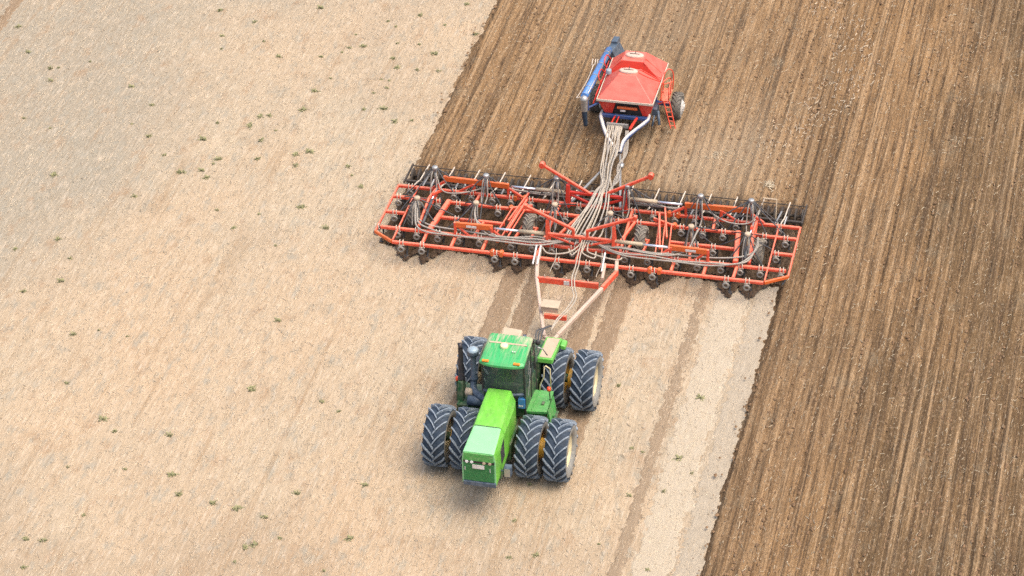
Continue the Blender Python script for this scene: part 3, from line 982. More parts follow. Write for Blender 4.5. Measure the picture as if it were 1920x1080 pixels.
MB().box(2.14, 2.34, -6.28, -5.35, 1.1, 1.9).build('fender_support', 'dark green', T, bevel=.03)
mb = MB().hexa([(.62, -6.30, 1.62), (.98, -6.30, 1.62), (.92, -5.45, 1.62), (.62, -5.45, 1.62)], [(.62, -6.28, 1.75), (.98, -6.28, 1.75), (.92, -5.45, 1.75), (.62, -5.45, 1.75)])
mb.build('fender', 'tank green', T, bevel=.03)
MB().hexa([(.98, -6.0, 1.4), (1.62, -6.0, 1.4), (1.60, -4.95, 1.5), (.98, -4.95, 1.5)], [(1.0, -5.95, 2.04), (1.58, -5.95, 2.04), (1.56, -5.02, 2.10), (.96, -5.02, 2.14)]).build('fuel_tank', 'dusty cream', T, bevel=.05)
for x, yy in ((1.30, -4.65), (1.53, -4.72)):
    MB().lathe([(0, .03), (.28, .03), (.29, .07), (.36, .07), (.37, .001)], (x, yy, 1.3), 'z', 10).build('filler_cap', 'slate plastic', T)
mb = MB()
for k in range(3):
    x = 1.80+k*.08
    mb.tube(smooth_path([(x, -4.4, 1.25), (x-.03, -4.1, 1.42-.05*k), (1.86+.03*k, -3.7, 1.25), (1.95+.03*k, -3.1, .95)], 6), .022, 6)
mb.build('hydraulic_hose', 'hose dark', T)

# ------------------------------------------------------------------ air drill
D = empty('air_drill', (1.93, 2.4, 0), 'wide red folding seed drill with grey hoses, hitched behind the green tractor', 'seed drill')
ZB = .76
yA, yB, yC, yD, yE = .74, 1.53, 2.45, 3.38, 4.05
def bars(name, lst, mname='red paint', w_=.10, h_=.11):
    mb = MB()
    for a, b in lst:
        mb.bar((a[0], a[1], a[2] if len(a) > 2 else ZB), (b[0], b[1], b[2] if len(b) > 2 else ZB), w_, h_)
    return mb.build(name, mname, D)
# wings (left, right) and centre, hinged at x = -.65 and 4.47
def mir(x): return 3.86-x
for side in (0, 1):
    g = (lambda x: x) if side == 0 else mir
    L = []
    for yy, xe in ((yA, -4.14), (yB, -4.74), (yC, -4.82), (yD, -4.80), (yE, -4.80)):
        xin = -.66 if yy in (yA, yE) else (-.80)
        if yy == yC: L += [((g(xe), yy), (g(-4.18), yy)), ((g(-2.92), yy), (g(xin), yy))]
        elif yy == yD: L += [((g(xe), yy), (g(-3.2), yy)), ((g(-2.85), yy), (g(xin), yy))]
        else: L += [((g(xe), yy), (g(xin), yy))]
    wing = bars('wing_frame', L)
    bars('end_bar', [((g(-4.85), 1.22), (g(-4.82), 4.08)), ], w_=.06, h_=.08)
    bars('corner_bar', [((g(-4.85), 1.22), (g(-4.17), .76))], 'orange paint', .07, .12)
    bars('brace_bar', [((g(-4.16), .84), (g(-4.13), 4.05, .80))], 'red paint', .05, .07)
    bars('cross_bar', [((g(-3.16), .80), (g(-3.17), 1.5)), ((g(-2.2), .80), (g(-2.2), 1.5)), ((g(-1.16), .80), (g(-1.16), 1.5))], 'red paint', .10, .10)
    bars('truss_beam', [((g(-3.10), 1.60, .82), (g(-2.90), 3.36, .82))], 'red paint', .17, .14)
    bars('cross_bar', [((g(-2.06), 3.43), (g(-2.02), 4.0)), ((g(-1.62), 1.58), (g(-1.5), 2.4))], 'red paint', .09, .09)
    # wheel frame: heavy post and arms around the gauge wheel
    mb = MB()
    mb.bar((g(-3.52), 1.70, .78), (g(-3.40), 4.0, .86), .10, .14)
    mb.bar((g(-3.52), 1.70, .78), (g(-3.45), 2.9, 1.16), .08, .10)
    mb.bar((g(-3.45), 2.9, 1.16), (g(-3.42), 3.9, .95), .08, .10)
    mb.bar((g(-3.70), 2.85, .45), (g(-3.47), 2.3, .80), .09, .12)
    mb.bar((g(-3.30), 3.95, .82), (g(-3.36), 3.1, 1.2), .07, .09)
    mb.build('wheel_arm', 'red paint', D)
    mb = MB().tube([(g(-3.38), 1.75, .9), (g(-3.36), 2.9, 1.12)], .05, 10)
    mb.tube([(g(-3.36), 2.8, 1.12), (g(-3.36), 3.6, 1.1)], .028, 8, 1)
    mb.build('lift_cylinder', ['hose dark', 'chrome rod'], D)
    # orange fold beams with struts
    b = MB()
    b.bar((g(-2.20), yB, 1.17), (g(-.98), yB+.04, 1.17), .09, .20)
    b.build('fold_beam', 'orange paint', D)
    MB().box(min(g(-1.84), g(-1.5)), max(g(-1.84), g(-1.5)), yB-.053, yB-.045, 1.13, 1.21).build('decal', 'white paint', D)
    MB().bar((g(-2.22), yB, .80), (g(-2.22), yB, 1.25), .09, .09).build('beam_strut', 'red paint', D)
    MB().bar((g(-2.14), yB, 1.12), (g(-1.78), yB, .80), .07, .07).build('beam_strut', 'red paint', D)
    MB().bar((g(-1.02), yB, 1.2), (g(-.98), yB, .80), .08, .08).build('beam_strut', 'red paint', D)
    MB().bar((g(-.94), yB, 1.1), (g(-.62), yB-.04, .80), .08, .08).build('beam_strut', 'red paint', D)
    b = MB()
    b.bar((g(-3.26), yE+.06, 1.20), (g(-1.02), yE, 1.20), .09, .20)
    b.build('fold_beam', 'orange paint', D)
    MB().bar((g(-2.22), yE, .80), (g(-2.22), yE, 1.14), .10, .09).build('beam_strut', 'red paint', D)
    MB().bar((g(-2.26), yE, 1.10), (g(-2.72), yE, .80), .07, .07).build('beam_strut', 'red paint', D)
    MB().bar((g(-3.2), yE, 1.12), (g(-3.62), yE, .82), .08, .09).build('beam_strut', 'red paint', D)
    MB().bar((g(-1.05), yE, 1.14), (g(-1.05), yE, .80), .08, .08).build('beam_strut', 'red paint', D)
    MB().bar((g(-1.0), yE, 1.10), (g(-.62), yE-.02, .86), .08, .09).build('beam_strut', 'red paint', D)
    # hydraulic cylinders
    for yy, z in ((yB+.02, 1.17), (yE, 1.20)):
        c = MB().tube([(g(-.10), yy, z), (g(.76), yy, z+.01)], .065, 12)
        c.tube([(g(.72), yy, z+.01), (g(.86), yy, z+.01)], .05, 8)
        c = c.build('fold_cylinder', 'dusty cylinder', D)
        MB().tube([(g(-.93), yy, z), (g(-.10), yy, z)], .040, 10).build('piston_rod', 'chrome rod', c)
    # hinges
    for yy in (yA, yB, yD, yE):
        b = MB()
        b.bar((g(-.80), yy-.09, ZB+.02), (g(-.80), yy+.09, ZB+.02), .11, .17)
        b.bar((g(-.50), yy-.09, ZB+.02), (g(-.50), yy+.09, ZB+.02), .11, .17)
        b.tube([(g(-.88), yy, ZB+.08), (g(-.42), yy, ZB+.08)], .035, 8)
        b.build('hinge', 'orange paint', D)
    b = MB()
    for dx in (0, .22, .42):
        b.bar((g(-.92+dx), yB+.1, .84), (g(-.72+dx), yD-.05, .88), .045, .05)
    b.bar((g(-.60), yC-.6, .86), (g(-.28), yD+.1, 1.12), .07, .08)
    b.bar((g(-.70), yC+.1, .84), (g(-.36), yE, 1.0), .06, .08)
    b.bar((g(-.80), yD-.12, .84), (g(-.1), yD+.1, .9), .07, .12)
    b.build('hinge_link', 'red paint', D)
    # wing rests: big arms that lean outwards and up
    a = MB().bar((g(1.74), yE, 1.22), (g(.12), yE+.02, 2.16), .085, .10)
    a.tube([(g(.12), yE-.07, 2.16), (g(.12), yE+.11, 2.16)], .10, 14)
    a.build('wing_rest', 'red paint', D)
    a = MB().bar((g(1.70), yB, 1.20), (g(1.70), yB, 1.48), .085, .085)
    a.bar((g(1.73), yB, 1.46), (g(.14), yB+.02, 2.16), .085, .10)
    a.bar((g(.14), yB-.05, 2.16), (g(.14), yB+.09, 2.16), .12, .14)
    a.build('wing_rest', 'red paint', D)
    # gauge wheels
# centre section
bars('centre_frame', [((-.62, yA), (4.48, yA)), ((-.45, yB), (4.30, yB)), ((-.45, yD), (1.5, yD)), ((2.35, yD), (4.3, yD)), ((-.62, yE), (4.48, yE))])
bars('cross_bar', [((.62, .8), (.72, 4.0)), ((3.24, .8), (3.14, 4.0)), ((1.1, 2.2, .78), (1.5, 3.35, .78)), ((1.93, .8), (1.93, 1.5)), ((3.0, 1.6, .78), (3.35, 3.3, .78))], 'red paint', .09, .10)
b = MB()
b.bar((.88, yB, 1.20), (2.98, yB, 1.20), .10, .11)
b.bar((.94, yB-.02, 1.17), (1.93, yB-.02, .86), .07, .08)
b.bar((2.92, yB-.02, 1.17), (1.93, yB-.02, .86), .07, .08)
b.bar((1.93, yB-.02, 1.18), (1.93, yB-.02, .88), .09, .09)
for x in (.84, 3.02):
    b.hexa([(x-.05, yB-.12, .80), (x+.05, yB-.12, .80), (x+.05, yB+.34, .80), (x-.05, yB+.34, .80)], [(x-.04, yB-.03, 1.76), (x+.04, yB-.03, 1.76), (x+.04, yB+.10, 1.76), (x-.04, yB+.10, 1.76)])
b.build('front_tower', 'red paint', D, bevel=.008)
b = MB()
b.bar((.94, yE, 1.22), (2.92, yE, 1.22), .10, .11)
b.bar((1.0, yE, 1.17), (1.7, yE-.02, .88), .08, .09)
b.bar((2.86, yE, 1.17), (2.16, yE-.02, .88), .08, .09)
for x in (.98, 2.88):
    b.hexa([(x-.08, yE-.14, .70), (x+.08, yE-.14, .70), (x+.08, yE+.12, .70), (x-.08, yE+.12, .70)], [(x-.06, yE-.06, 1.52), (x+.06, yE-.06, 1.52), (x+.06, yE+.08, 1.52), (x-.06, yE+.08, 1.52)])
b.build('rear_tower', 'bright red', D, bevel=.008)
# gauge wheels
DT = ['dusty rubber', 'lug dusty', 'dusty rubber']
gw = make_wheel('gauge_wheel', .47, .36, .22, 17, .035, .05, DT, 'dusty cream', D, (-3.92, 2.85, .46), .3, -1, 32)
for x in (-.06, 3.66, 7.48): copy_tree(gw, D, (x, 2.85, .46))
mb = MB()
for x in (-.06, 3.66):
    s = -1 if x < 1 else 1
    mb.bar((x-s*.24, 2.85, .46), (x-s*.26, 1.6, .74), .07, .10)
    mb.bar((x+s*.24, 2.85, .46), (x+s*.26, 1.6, .74), .07, .10)
    mb.tube([(x-.28, 2.85, .46), (x+.28, 2.85, .46)], .05, 8)
mb.build('wheel_fork', 'red paint', D)

# shanks with trip springs
def make_shank():
    e = bpy.data.objects.new('shank', None)
    COL.objects.link(e)
    e.empty_display_size = .1
    place(e, D, (0, 0, 0))
    s = MB()
    s.tube(smooth_path([(.05, .06, ZB-.10), (.05, .30, ZB-.18), (.05, .44, ZB-.36), (.05, .42, .20), (.05, .28, .04)], 4), [.034]*17, 6)
    s.bar((.05, .32, .08), (.05, .18, .02), .16, .05)
    s.bar((.05, -.10, ZB-.08), (.05, .14, ZB-.09), .09, .06)
    s.build('shank_tine', 'black metal', e)
    s = MB()
    ring = [(-.01+.085*math.cos(t*math.pi/8), -.12, ZB-.17+.085*math.sin(t*math.pi/8)) for t in range(17)]
    s.tube(ring, .036, 6, cap=False)
    s.tube([(.02, -.10, ZB-.12), (.10, .02, ZB-.25)], .03, 6)
    s.build('trip_spring', 'spring grey', e)
    s = MB()
    for dx in (-.055, .055):
        s.tube([(dx, -.07, ZB-.12), (dx, -.07, ZB+.12), (dx, .0, ZB+.13)], .016, 6)
    s.bar((-.09, -.066, ZB-.06), (.09, -.066, ZB-.06), .03, .05)
    s.build('clamp', 'cream edge', e)
    return e
ROWS = [(yA, ROW_A),
        (yB, [-4.85, -4.15, -3.5, -2.8, -2.11, -1.4, -.35, .35, 1.0, 1.69, 2.71, 3.4, 4.15, 5.07, 5.77, 6.53, 7.15, 7.8, 8.47]),
        (yC, [-4.5, -2.4, -1.75, 5.55, 6.11, 8.16]),
        (yD, [-4.61, -3.27, -2.58, -1.22, .25, 1.05, 2.75, 3.5, 4.91, 5.61, 6.28, 7.62, 8.32]),
        (yE, [-4.39, -2.88, -2.28, -1.58, -.94, -.27, .55, 1.35, 2.45, 3.17, 3.85, 4.58, 5.23, 5.93, 6.6, 8.0])]
SH = None
shank_pts = []
for yy, xs in ROWS:
    for x in xs:
        p = (x, yy, 0)
        shank_pts.append((x, yy))
        if SH is None:
            SH = make_shank()
            BASE[SH.name] = Vector(p)
            SH.location = Vector(p)-BASE[D.name]
            for ch in SH.children: BASE[ch.name] = Vector(p)
        else: copy_tree(SH, D, p)

# packer gang behind the drill
mb = MB()
mb.tube([(-4.78, 5.35, .36), (8.62, 5.35, .36)], .045, 8)
mb.bar((-4.75, 4.78, .50), (8.60, 4.78, .50), .08, .09)
for x in (-4.80, 8.64):
    mb.bar((x, 4.65, .52), (x, 5.85, .48), .05, .09)
mb.bar((-4.78, 5.80, .47), (8.62, 5.80, .47), .025, .03)
pk = mb.build('packer_frame', 'packer metal', D)
pw = MB().lathe([(-.035, .08), (-.03, .27), (0, .31), (.03, .27), (.035, .08)], (0, 0, 0), 'x', 22).build('packer_wheel', 'packer metal', pk, (-4.68, 5.35, .31))
for k in range(1, 59):
    c = pw.copy()
    COL.objects.link(c)
    place(c, pk, (-4.68+k*.2285, 5.35, .31))
for k in range(15):
    x = -4.3+k*.88
    MB().bar((x, 4.15, .78), (x+.03, 4.7, .62), .035, .05).bar((x+.03, 4.7, .60), (x+.06, 5.9, .50), .035, .05).build('packer_arm', 'cream edge', D)
for x in (-4.0, -2.9, -1.3, 5.1, 6.5, 7.9):
    mb = MB()
    mb.bar((x-.25, 4.55, .55), (x+.25, 4.6, .6), .06, .06, 0)
    mb.bar((x-.1, 4.5, .55), (x+.06, 4.8, .85), .05, .06, 1)
    mb.bar((x+.2, 4.35, .6), (x+.24, 4.7, .72), .05, .05, 1)
    mb.build('packer_spring', ['black metal', 'steel'], D)
mb = MB().bar((7.30, 5.0, .52), (7.30, 5.0, 1.15), .03).bar((7.30, 5.0, 1.15), (7.75, 5.0, 1.15), .05).bar((7.75, 5.0, 1.15), (7.78, 4.7, .6), .03)
mb.build('marker_bracket', 'dusty cylinder', D)

# seed distribution heads, each with its fan of tubes
HEADS = [(-3.52, 4.02, 1.62), (-1.78, 4.02, 1.52), (.60, 4.08, 1.68), (2.97, 4.08, 1.66), (5.40, 4.0, 1.62), (7.06, 4.04, 1.62),
         (-3.72, 2.42, 1.42), (-1.74, 2.45, 1.46), (.82, 2.75, 1.52), (2.70, 2.55, 1.54), (5.38, 2.42, 1.46), (7.22, 2.32, 1.46)]
for hi, (hx, hy, hz) in enumerate(HEADS):
    h = MB().lathe([(-.10, .03), (-.08, .085), (0, .10), (.05, .10), (.07, .085), (.075, .001)], (hx, hy, hz), 'z', 14)
    h.tube([(hx, hy, hz-.08), (hx, hy, .8)], .035, 8)
    ho = h.build('distribution_head', 'steel' if hi < 6 else 'dusty cream', D)
    near = sorted(shank_pts, key=lambda q: (q[0]-hx)**2+((q[1]-hy)*.9)**2)[:7]
    tb = MB()
    for q in near:
        a = Vector((hx, hy, hz-.02))
        dv = Vector((q[0]-hx, q[1]+.2-hy, 0))
        out = a+dv.normalized()*.13 if dv.length > 0 else a
        pts = smooth_path([a, out+Vector((0, 0, -.03)), a.lerp(Vector((q[0], q[1]+.2, .55)), .45)+Vector((random.uniform(-.08, .08), 0, .08)), (q[0]+.04, q[1]+.30, .55), (q[0]+.05, q[1]+.34, .22)], 5)
        tb.tube(pts, .021, 5)
    tb.build('seed_tube', 'hose dark', ho)
    tb = MB()
    for k in range(2):
        a = Vector((hx+.05*(1-2*k), hy-.05, hz-.04))
        tb.tube(smooth_path([a, a+Vector((.03*(1-2*k), -.14, -.15)), (hx+.10*(1-2*k), hy-.30, .95), (hx+.05*(1-2*k), hy-.55, .72)], 5), .024, 6)
    tb.build('air_hose', 'hose grey', ho)

# hose bundles running out along the second bar to the front heads
for side in (0, 1):
    g = (lambda x: x) if side == 0 else mir
    mb = MB()
    jr = lambda s: random.uniform(-s, s)
    for k in range(5):
        z0 = 1.00+.045*(k % 3)
        y0 = 1.12+.085*k
        reach = -3.72 if k in (0, 1) else (-1.7 if k in (2, 3) else -3.3)
        pts = [(g(1.75+.06*k), 1.75+jr(.1), 1.10), (g(1.2), 1.38+.04*k, .98+jr(.03)), (g(.5), y0, z0), (g(-.4), y0+jr(.03), z0-.03)]
        if reach < -3: pts += [(g(-1.3), y0+.04, .93), (g(-2.3), y0+.16, .88), (g(-3.1), y0+.28, .88), (g(-3.55), y0+.5, .95), (g(-3.70), 2.15, 1.15), (g(-3.72), 2.36, 1.36)]
        else: pts += [(g(-1.05), y0+.16, 1.0), (g(-1.5), y0+.5, 1.06), (g(-1.68), 2.1, 1.20), (g(-1.73), 2.38, 1.40)]
        mb.tube(smooth_path([Vector(q)+Vector((jr(.05), jr(.05), jr(.035))) for q in pts], 6), .028, 7)
    mb.build('air_hose_bundle', 'hose grey', D)
    mb = MB()
    for k in range(3):
        pts = [(g(1.85), 4.1+.05*k, 1.25), (g(1.2), 4.2+.04*k, 1.10), (g(.2), 4.25, .98-.03*k), (g(-.8), 4.2, .94), (g(-1.6), 4.12, 1.05+.05*k)]
        if k == 0: pts += [(g(-2.5), 3.7, .95), (g(-3.2), 3.72, 1.0), (g(-3.45), 3.9, 1.4)]
        mb.tube(smooth_path([Vector(q)+Vector((jr(.05), jr(.04), jr(.04))) for q in pts], 6), .024, 6)
    mb.build('air_hose_bundle', 'hose grey', D)
mb = MB()
for k in range(4):
    mb.tube(smooth_path([(2.0+.08*k, 1.7, 1.1), (1.9+.1*k, 1.35, .98), (1.6+.25*k, .98+.04*k, .92), (1.0+.75*k, .9+.05*(k % 2), .88), (.7+.9*k, 1.25, .9)], 6), .028, 6)
for k, (x0, x1) in enumerate(((2.0, 2.03), (2.08, 2.12))):
    mb.tube(smooth_path([(x0, 1.6, 1.15), (x0-.02, 1.0, .98), (x1, .3, .92), (x1+.05, -.45, 1.0), (x1+.12, -.8, .86), (x1+.28, -1.3, .84), (x1+.2, -1.9, .82), (2.05+.06*k, -2.6, .85), (2.0, -3.2, .85)], 6), .022, 6)
for x in (.78, 1.28, 2.78):
    mb.tube(smooth_path([(x, .9, 1.1), (x+.03, .6, .9), (x-.04, .25, .75), (x-.02, .0, .8)], 5), .014, 5)
mb.build('hydraulic_hose', 'hose beige', D)

# hitch frame towards the tractor
b = MB()
b.bar((.70, .70, .80), (.93, -.45, .80), .12, .16)
b.bar((.93, -.45, .80), (1.80, -3.25, .62), .11, .15)
b.bar((3.24, .95, .80), (3.34, .34, .80), .12, .15)
b.bar((2.90, .72, .80), (2.98, -.1, .80), .09, .13)
b.bar((3.10, -.55, .80), (2.20, -3.10, .62), .11, .15)
b.bar((1.78, -3.2, .60), (2.12, -3.45, .56), .11, .12)
b.bar((2.2, -3.08, .62), (2.08, -3.5, .57), .12, .12)
b.build('hitch_frame', 'dusty tongue', D)
MB().bar((.98, -.48, .80), (2.93, -.48, .80), .09, .22).build('hitch_cross_bar', 'red paint', D)
MB().bar((1.60, -2.32, .74), (2.30, -2.32, .74), .10, .18).build('hitch_cross_bar', 'red paint', D)
MB().bar((3.36, .36, .80), (3.08, -.62, .80), .11, .20).build('hitch_side_bar', 'red paint', D)
for x in (.72, .86, 2.96):
    MB().bar((x-.10, .95, 1.10), (x-.05, .15, .92), .05, .05).build('hitch_rod', 'white paint', D)
mb = MB().box(1.48, 2.02, -2.26, -1.88, .84, 1.02)
mb.box(1.46, 2.04, -2.28, -1.86, 1.02, 1.05)
mb.build('tool_box', 'dusty cream', D, bevel=.012)
MB().box(1.83, 2.01, -.545, -.527, .73, .88).build('badge', 'white paint', D)
for x in (1.2, 1.9, 2.6): MB().bar((x, -.48, .9), (x, -.48, .99), .03).build('bolt', 'cream edge', D)
# rear hitch legs to the cart
b = MB().bar((1.02, 4.15, .72), (1.92, 7.55, .62), .075, .09)
b.bar((2.70, 4.15, .72), (2.02, 7.55, .62), .075, .09)
b.build('rear_hitch', 'steel', D)

# ------------------------------------------------------------------ air cart
A = empty('air_cart', (1.85, 10.6, 0), 'red seed cart with two hoppers, towed at the back on a blue frame', 'seed cart')
ax = 1.83
def frustum(mb, bx0, bx1, by0, by1, zb, tx0, tx1, ty0, ty1, zt, mi=0):
    mb.hexa([(bx0, by0, zb), (bx1, by0, zb), (bx1, by1, zb), (bx0, by1, zb)], [(tx0, ty0, zt), (tx1, ty0, zt), (tx1, ty1, zt), (tx0, ty1, zt)], mi)
mb = MB()
frustum(mb, .87, 2.79, 9.26, 10.80, 1.70, 1.46, 2.08, 10.02, 10.48, 2.30)
lid1 = mb.build('hopper_lid', 'tank red', A, bevel=.02)
mb = MB()
frustum(mb, .85, 2.80, 10.84, 12.08, 1.70, 1.40, 2.12, 10.98, 11.66, 2.30)
lid2 = mb.build('hopper_lid', 'tank red', A, bevel=.02)
# folded rims around the sloping panels of the rear hopper
def rim_tube(parent, pts, r_=.022):
    MB().tube(smooth_path(pts+[pts[0]], 4), r_, 6).build('panel_rim', 'tank red', parent)
rim_tube(lid2, [(2.16, 10.97, 2.28), (2.40, 10.95, 2.02), (2.74, 10.94, 1.76), (2.74, 11.25, 1.76), (2.45, 11.28, 2.0), (2.18, 11.25, 2.26)])
rim_tube(lid2, [(1.37, 10.97, 2.28), (1.15, 10.95, 2.04), (.95, 10.94, 1.80), (.95, 11.25, 1.80), (1.15, 11.28, 2.02), (1.36, 11.25, 2.26)])
rim_tube(lid1, [(2.12, 10.50, 2.28), (2.42, 10.66, 2.02), (2.72, 10.80, 1.75), (2.72, 10.72, 1.77), (2.44, 10.48, 2.0), (2.13, 10.30, 2.27)])
for lid, yc in ((lid1, 10.25), (lid2, 11.34)):
    h = MB().lathe([(0, .99), (.035, 1.0), (.06, .96), (.075, .80), (.08, .001)], (0, 0, 0), 'z', 28)
    h.v = [(1.77+x*.325, yc+yy*.17, 2.30+z) for x, yy, z in h.v]
    ha = h.build('hatch', 'hatch pink', lid)
    k = MB().tube([(1.74, yc-.19, 2.30), (1.74, yc-.24, 2.22)], .018, 6)
    k.tube([(1.77, yc, 2.37), (1.80, yc+.06, 2.47)], .014, 6)
    k.tube([(1.60, yc, 2.385), (1.94, yc, 2.385)], .014, 6)
    k.build('hatch_latch', 'black metal', ha)
mb = MB()
mb.hexa([(1.05, 9.45, 1.08), (2.60, 9.45, 1.08), (2.60, 11.9, 1.08), (1.05, 11.9, 1.08)], [(.90, 9.42, 1.62), (2.76, 9.42, 1.62), (2.76, 12.0, 1.62), (.90, 12.0, 1.62)])
mb.build('hopper_body', 'black metal', A)
mb = MB()
for x0, x1, xa, xb in ((.88, 1.52, 1.10, 1.36), (2.28, 2.78, 2.42, 2.62)):
    mb.hexa([(xa, 9.40, 1.10), (xb, 9.40, 1.10), (xb, 9.60, 1.10), (xa, 9.60, 1.10)], [(x0, 9.29, 1.63), (x1, 9.29, 1.63), (x1, 9.60, 1.63), (x0, 9.60, 1.63)])
mb.hexa([(2.60, 9.6, 1.1), (2.66, 9.6, 1.1), (2.66, 12.0, 1.1), (2.60, 12.0, 1.1)], [(2.72, 9.6, 1.63), (2.78, 9.6, 1.63), (2.78, 12.02, 1.63), (2.72, 12.02, 1.63)])
mb.hexa([(1.02, 9.6, 1.1), (1.08, 9.6, 1.1), (1.08, 12.0, 1.1), (1.02, 12.0, 1.1)], [(.88, 9.6, 1.63), (.94, 9.6, 1.63), (.94, 12.02, 1.63), (.88, 12.02, 1.63)])
mb.build('hopper_side', 'bright red', A, bevel=.01)
MB().bar((1.55, 9.36, 1.38), (2.25, 9.36, 1.38), .10, .08).build('meter_cover', 'orange paint', A)
MB().box(1.66, 1.84, 9.33, 9.34, 1.24, 1.31).build('decal', 'white paint', A)
mb = MB().bar((.85, 9.25, 1.665), (2.81, 9.25, 1.665), .03, .085)
mb.bar((2.805, 9.25, 1.665), (2.81, 12.1, 1.665), .03, .07)
mb.bar((.85, 9.25, 1.665), (.84, 12.1, 1.665), .03, .07)
mb.build('hopper_rim', 'cream edge', A)
MB().lathe([(0, .10), (.14, .10), (.16, .08), (.165, .001)], (.97, 10.75, 1.86), 'z', 16).build('filler_cap', 'pale bowl', A)
# frame
mb = MB().bar((1.02, 9.36, 1.02), (2.60, 9.36, 1.02), .11, .14)
mb.bar((1.10, 9.4, .98), (1.10, 12.0, .90), .10, .14)
mb.bar((2.52, 9.4, .98), (2.52, 12.0, .90), .10, .14)
mb.bar((.30, 11.27, .55), (3.3, 11.27, .55), .14, .14)
mb.bar((1.1, 11.27, .9), (1.1, 11.27, .55), .1)
mb.bar((2.52, 11.27, .9), (2.52, 11.27, .55), .1)
mb.bar((1.0, 12.0, .92), (2.62, 12.0, .92), .1, .14)
mb.build('cart_frame', 'blue paint', A)
mb = MB().tube(smooth_path([(2.60, 9.62, 1.02), (2.62, 9.42, 1.0), (2.56, 9.20, .98), (2.08, 8.12, .92), (1.99, 7.62, .66)], 6), .068, 12)
mb.tube(smooth_path([(1.00, 9.62, 1.02), (.98, 9.40, 1.0), (1.03, 9.15, .98), (1.42, 8.2, .92), (1.93, 7.62, .66)], 6), .068, 12)
mb.build('cart_tongue', 'tongue paint', A)
mb = MB().tube([(2.52, 9.32, .95), (2.12, 8.25, .86)], .05, 8)
mb.tube([(1.03, 9.3, .95), (1.36, 8.35, .86)], .05, 8)
mb.build('tongue_brace', 'blue paint', A)
# metering plate, red ducts
mb = MB().box(1.30, 2.05, 8.72, 8.80, .96, 1.10, 0)
mb.bar((1.48, 9.35, 1.05), (1.44, 8.8, 1.02), .05, .05, 1)
mb.bar((1.62, 9.35, 1.05), (1.60, 8.8, 1.02), .04, .04, 1)
mb.bar((2.25, 9.35, 1.05), (2.12, 8.65, .98), .08, .08, 1)
mb.build('air_manifold', ['steel', 'bright red'], A)
# wheels
AT = ['dusty rubber', 'dusty rubber', 'sidewall rubber']
cw = make_wheel('cart_wheel', .50, .34, .33, 18, .03, .05, AT, 'white rim', A, (3.29, 11.27, .49), .95, 1, 32)
cw2 = make_wheel('cart_wheel', .50, .34, .33, 18, .03, .05, AT, 'white rim', A, (.42, 11.27, .49), .95, -1, 32)
# auger folded along the left side
aT, aB = Vector((.44, 13.35, 1.25)), Vector((.50, 8.88, 1.98))
au = MB().tube([aB, aT], .125, 14).build('auger', 'auger blue', A)
mb = MB()
mb.tube([aB+Vector((.10, .1, .05)), aT+Vector((.10, -.2, .12))], .022, 6)
for t in (.15, .4, .65, .9):
    p = aB.lerp(aT, t)
    mb.lathe([(-.02, .14), (.02, .14)], p, 'y', 14)
mb.build('auger_rail', 'steel', au)
MB().lathe([(-.42, .115), (-.05, .13), (.04, .14)], (aB.x+.01, aB.y-.04, aB.z-.12), 'z', 14).dome((aB.x, aB.y-.03, aB.z-.09), .14, .15, .13).build('auger_spout', 'steel', au)
MB().tube(smooth_path([(aB.x+.01, aB.y-.04, aB.z-.5), (aB.x+.02, aB.y-.04, 1.2), (aB.x+.05, aB.y-.03, .84)], 6), [.10, .10, .10, .095, .095, .09, .09, .085, .085, .08, .08, .075, .075], 12).build('spout_sleeve', 'tyre rubber', au)
mb = MB()
mb.hexa([(.10, 13.35, .55), (.85, 13.35, .55), (.85, 14.5, .50), (.10, 14.5, .50)], [(.34, 13.25, 1.28), (.58, 13.25, 1.28), (.60, 14.42, 1.02), (.36, 14.42, 1.02)], 0)
mb.hexa([(.34, 14.1, 1.0), (.60, 14.1, 1.0), (.60, 14.62, .9), (.34, 14.62, .9)], [(.36, 14.1, 1.18), (.58, 14.1, 1.18), (.58, 14.62, 1.1), (.36, 14.62, 1.1)], 1)
mb.build('auger_hopper', ['slate plastic', 'slate plastic'], au, bevel=.02)
mb = MB().hexa([(.05, 13.15, .62), (.30, 13.15, .62), (.30, 13.36, .60), (.05, 13.36, .60)], [(.22, 13.12, .85), (.34, 13.12, .85), (.34, 13.3, .9), (.22, 13.3, .9)])
mb.hexa([(.62, 13.15, .62), (.92, 13.15, .62), (.92, 13.36, .60), (.62, 13.36, .60)], [(.58, 13.12, .85), (.70, 13.12, .85), (.70, 13.3, .9), (.58, 13.3, .9)])
mb.build('hopper_flap', 'white paint', au)
mb = MB().tube(smooth_path([(.36, 8.85, 1.95), (.22, 8.95, 1.85), (.22, 9.6, 1.7), (.20, 11.0, 1.45), (.16, 12.0, 1.4)], 5), .018, 6)
for dx in (0, .1, .18):
    mb.tube([(.10+dx, 12.0+dx*.3, 1.35), (.08+dx, 12.3, 1.45)], .018, 6)
mb.build('auger_cable', 'cream edge', au)
mb = MB()
mb.bar((.62, 8.95, 1.5), (.98, 9.45, 1.5), .05)
mb.bar((.60, 9.0, 1.75), (.62, 8.95, 1.4), .06)
mb.bar((.56, 11.9, 1.45), (.95, 11.9, 1.3), .05)
mb.build('auger_mount', 'blue paint', A)
mb = MB()
for yy in (10.3, 11.3):
    mb.tube(smooth_path([(.82, yy, 1.66), (.70, yy, 1.95), (.72, yy+.35, 2.05), (.82, yy+.7, 1.66)], 5), .02, 6)
mb.bar((.66, 9.6, 1.3), (.66, 12.0, 1.3), .05)
mb.bar((.74, 9.6, 1.6), (.72, 12.0, 1.6), .03)
mb.build('side_rail', 'bright red', A)
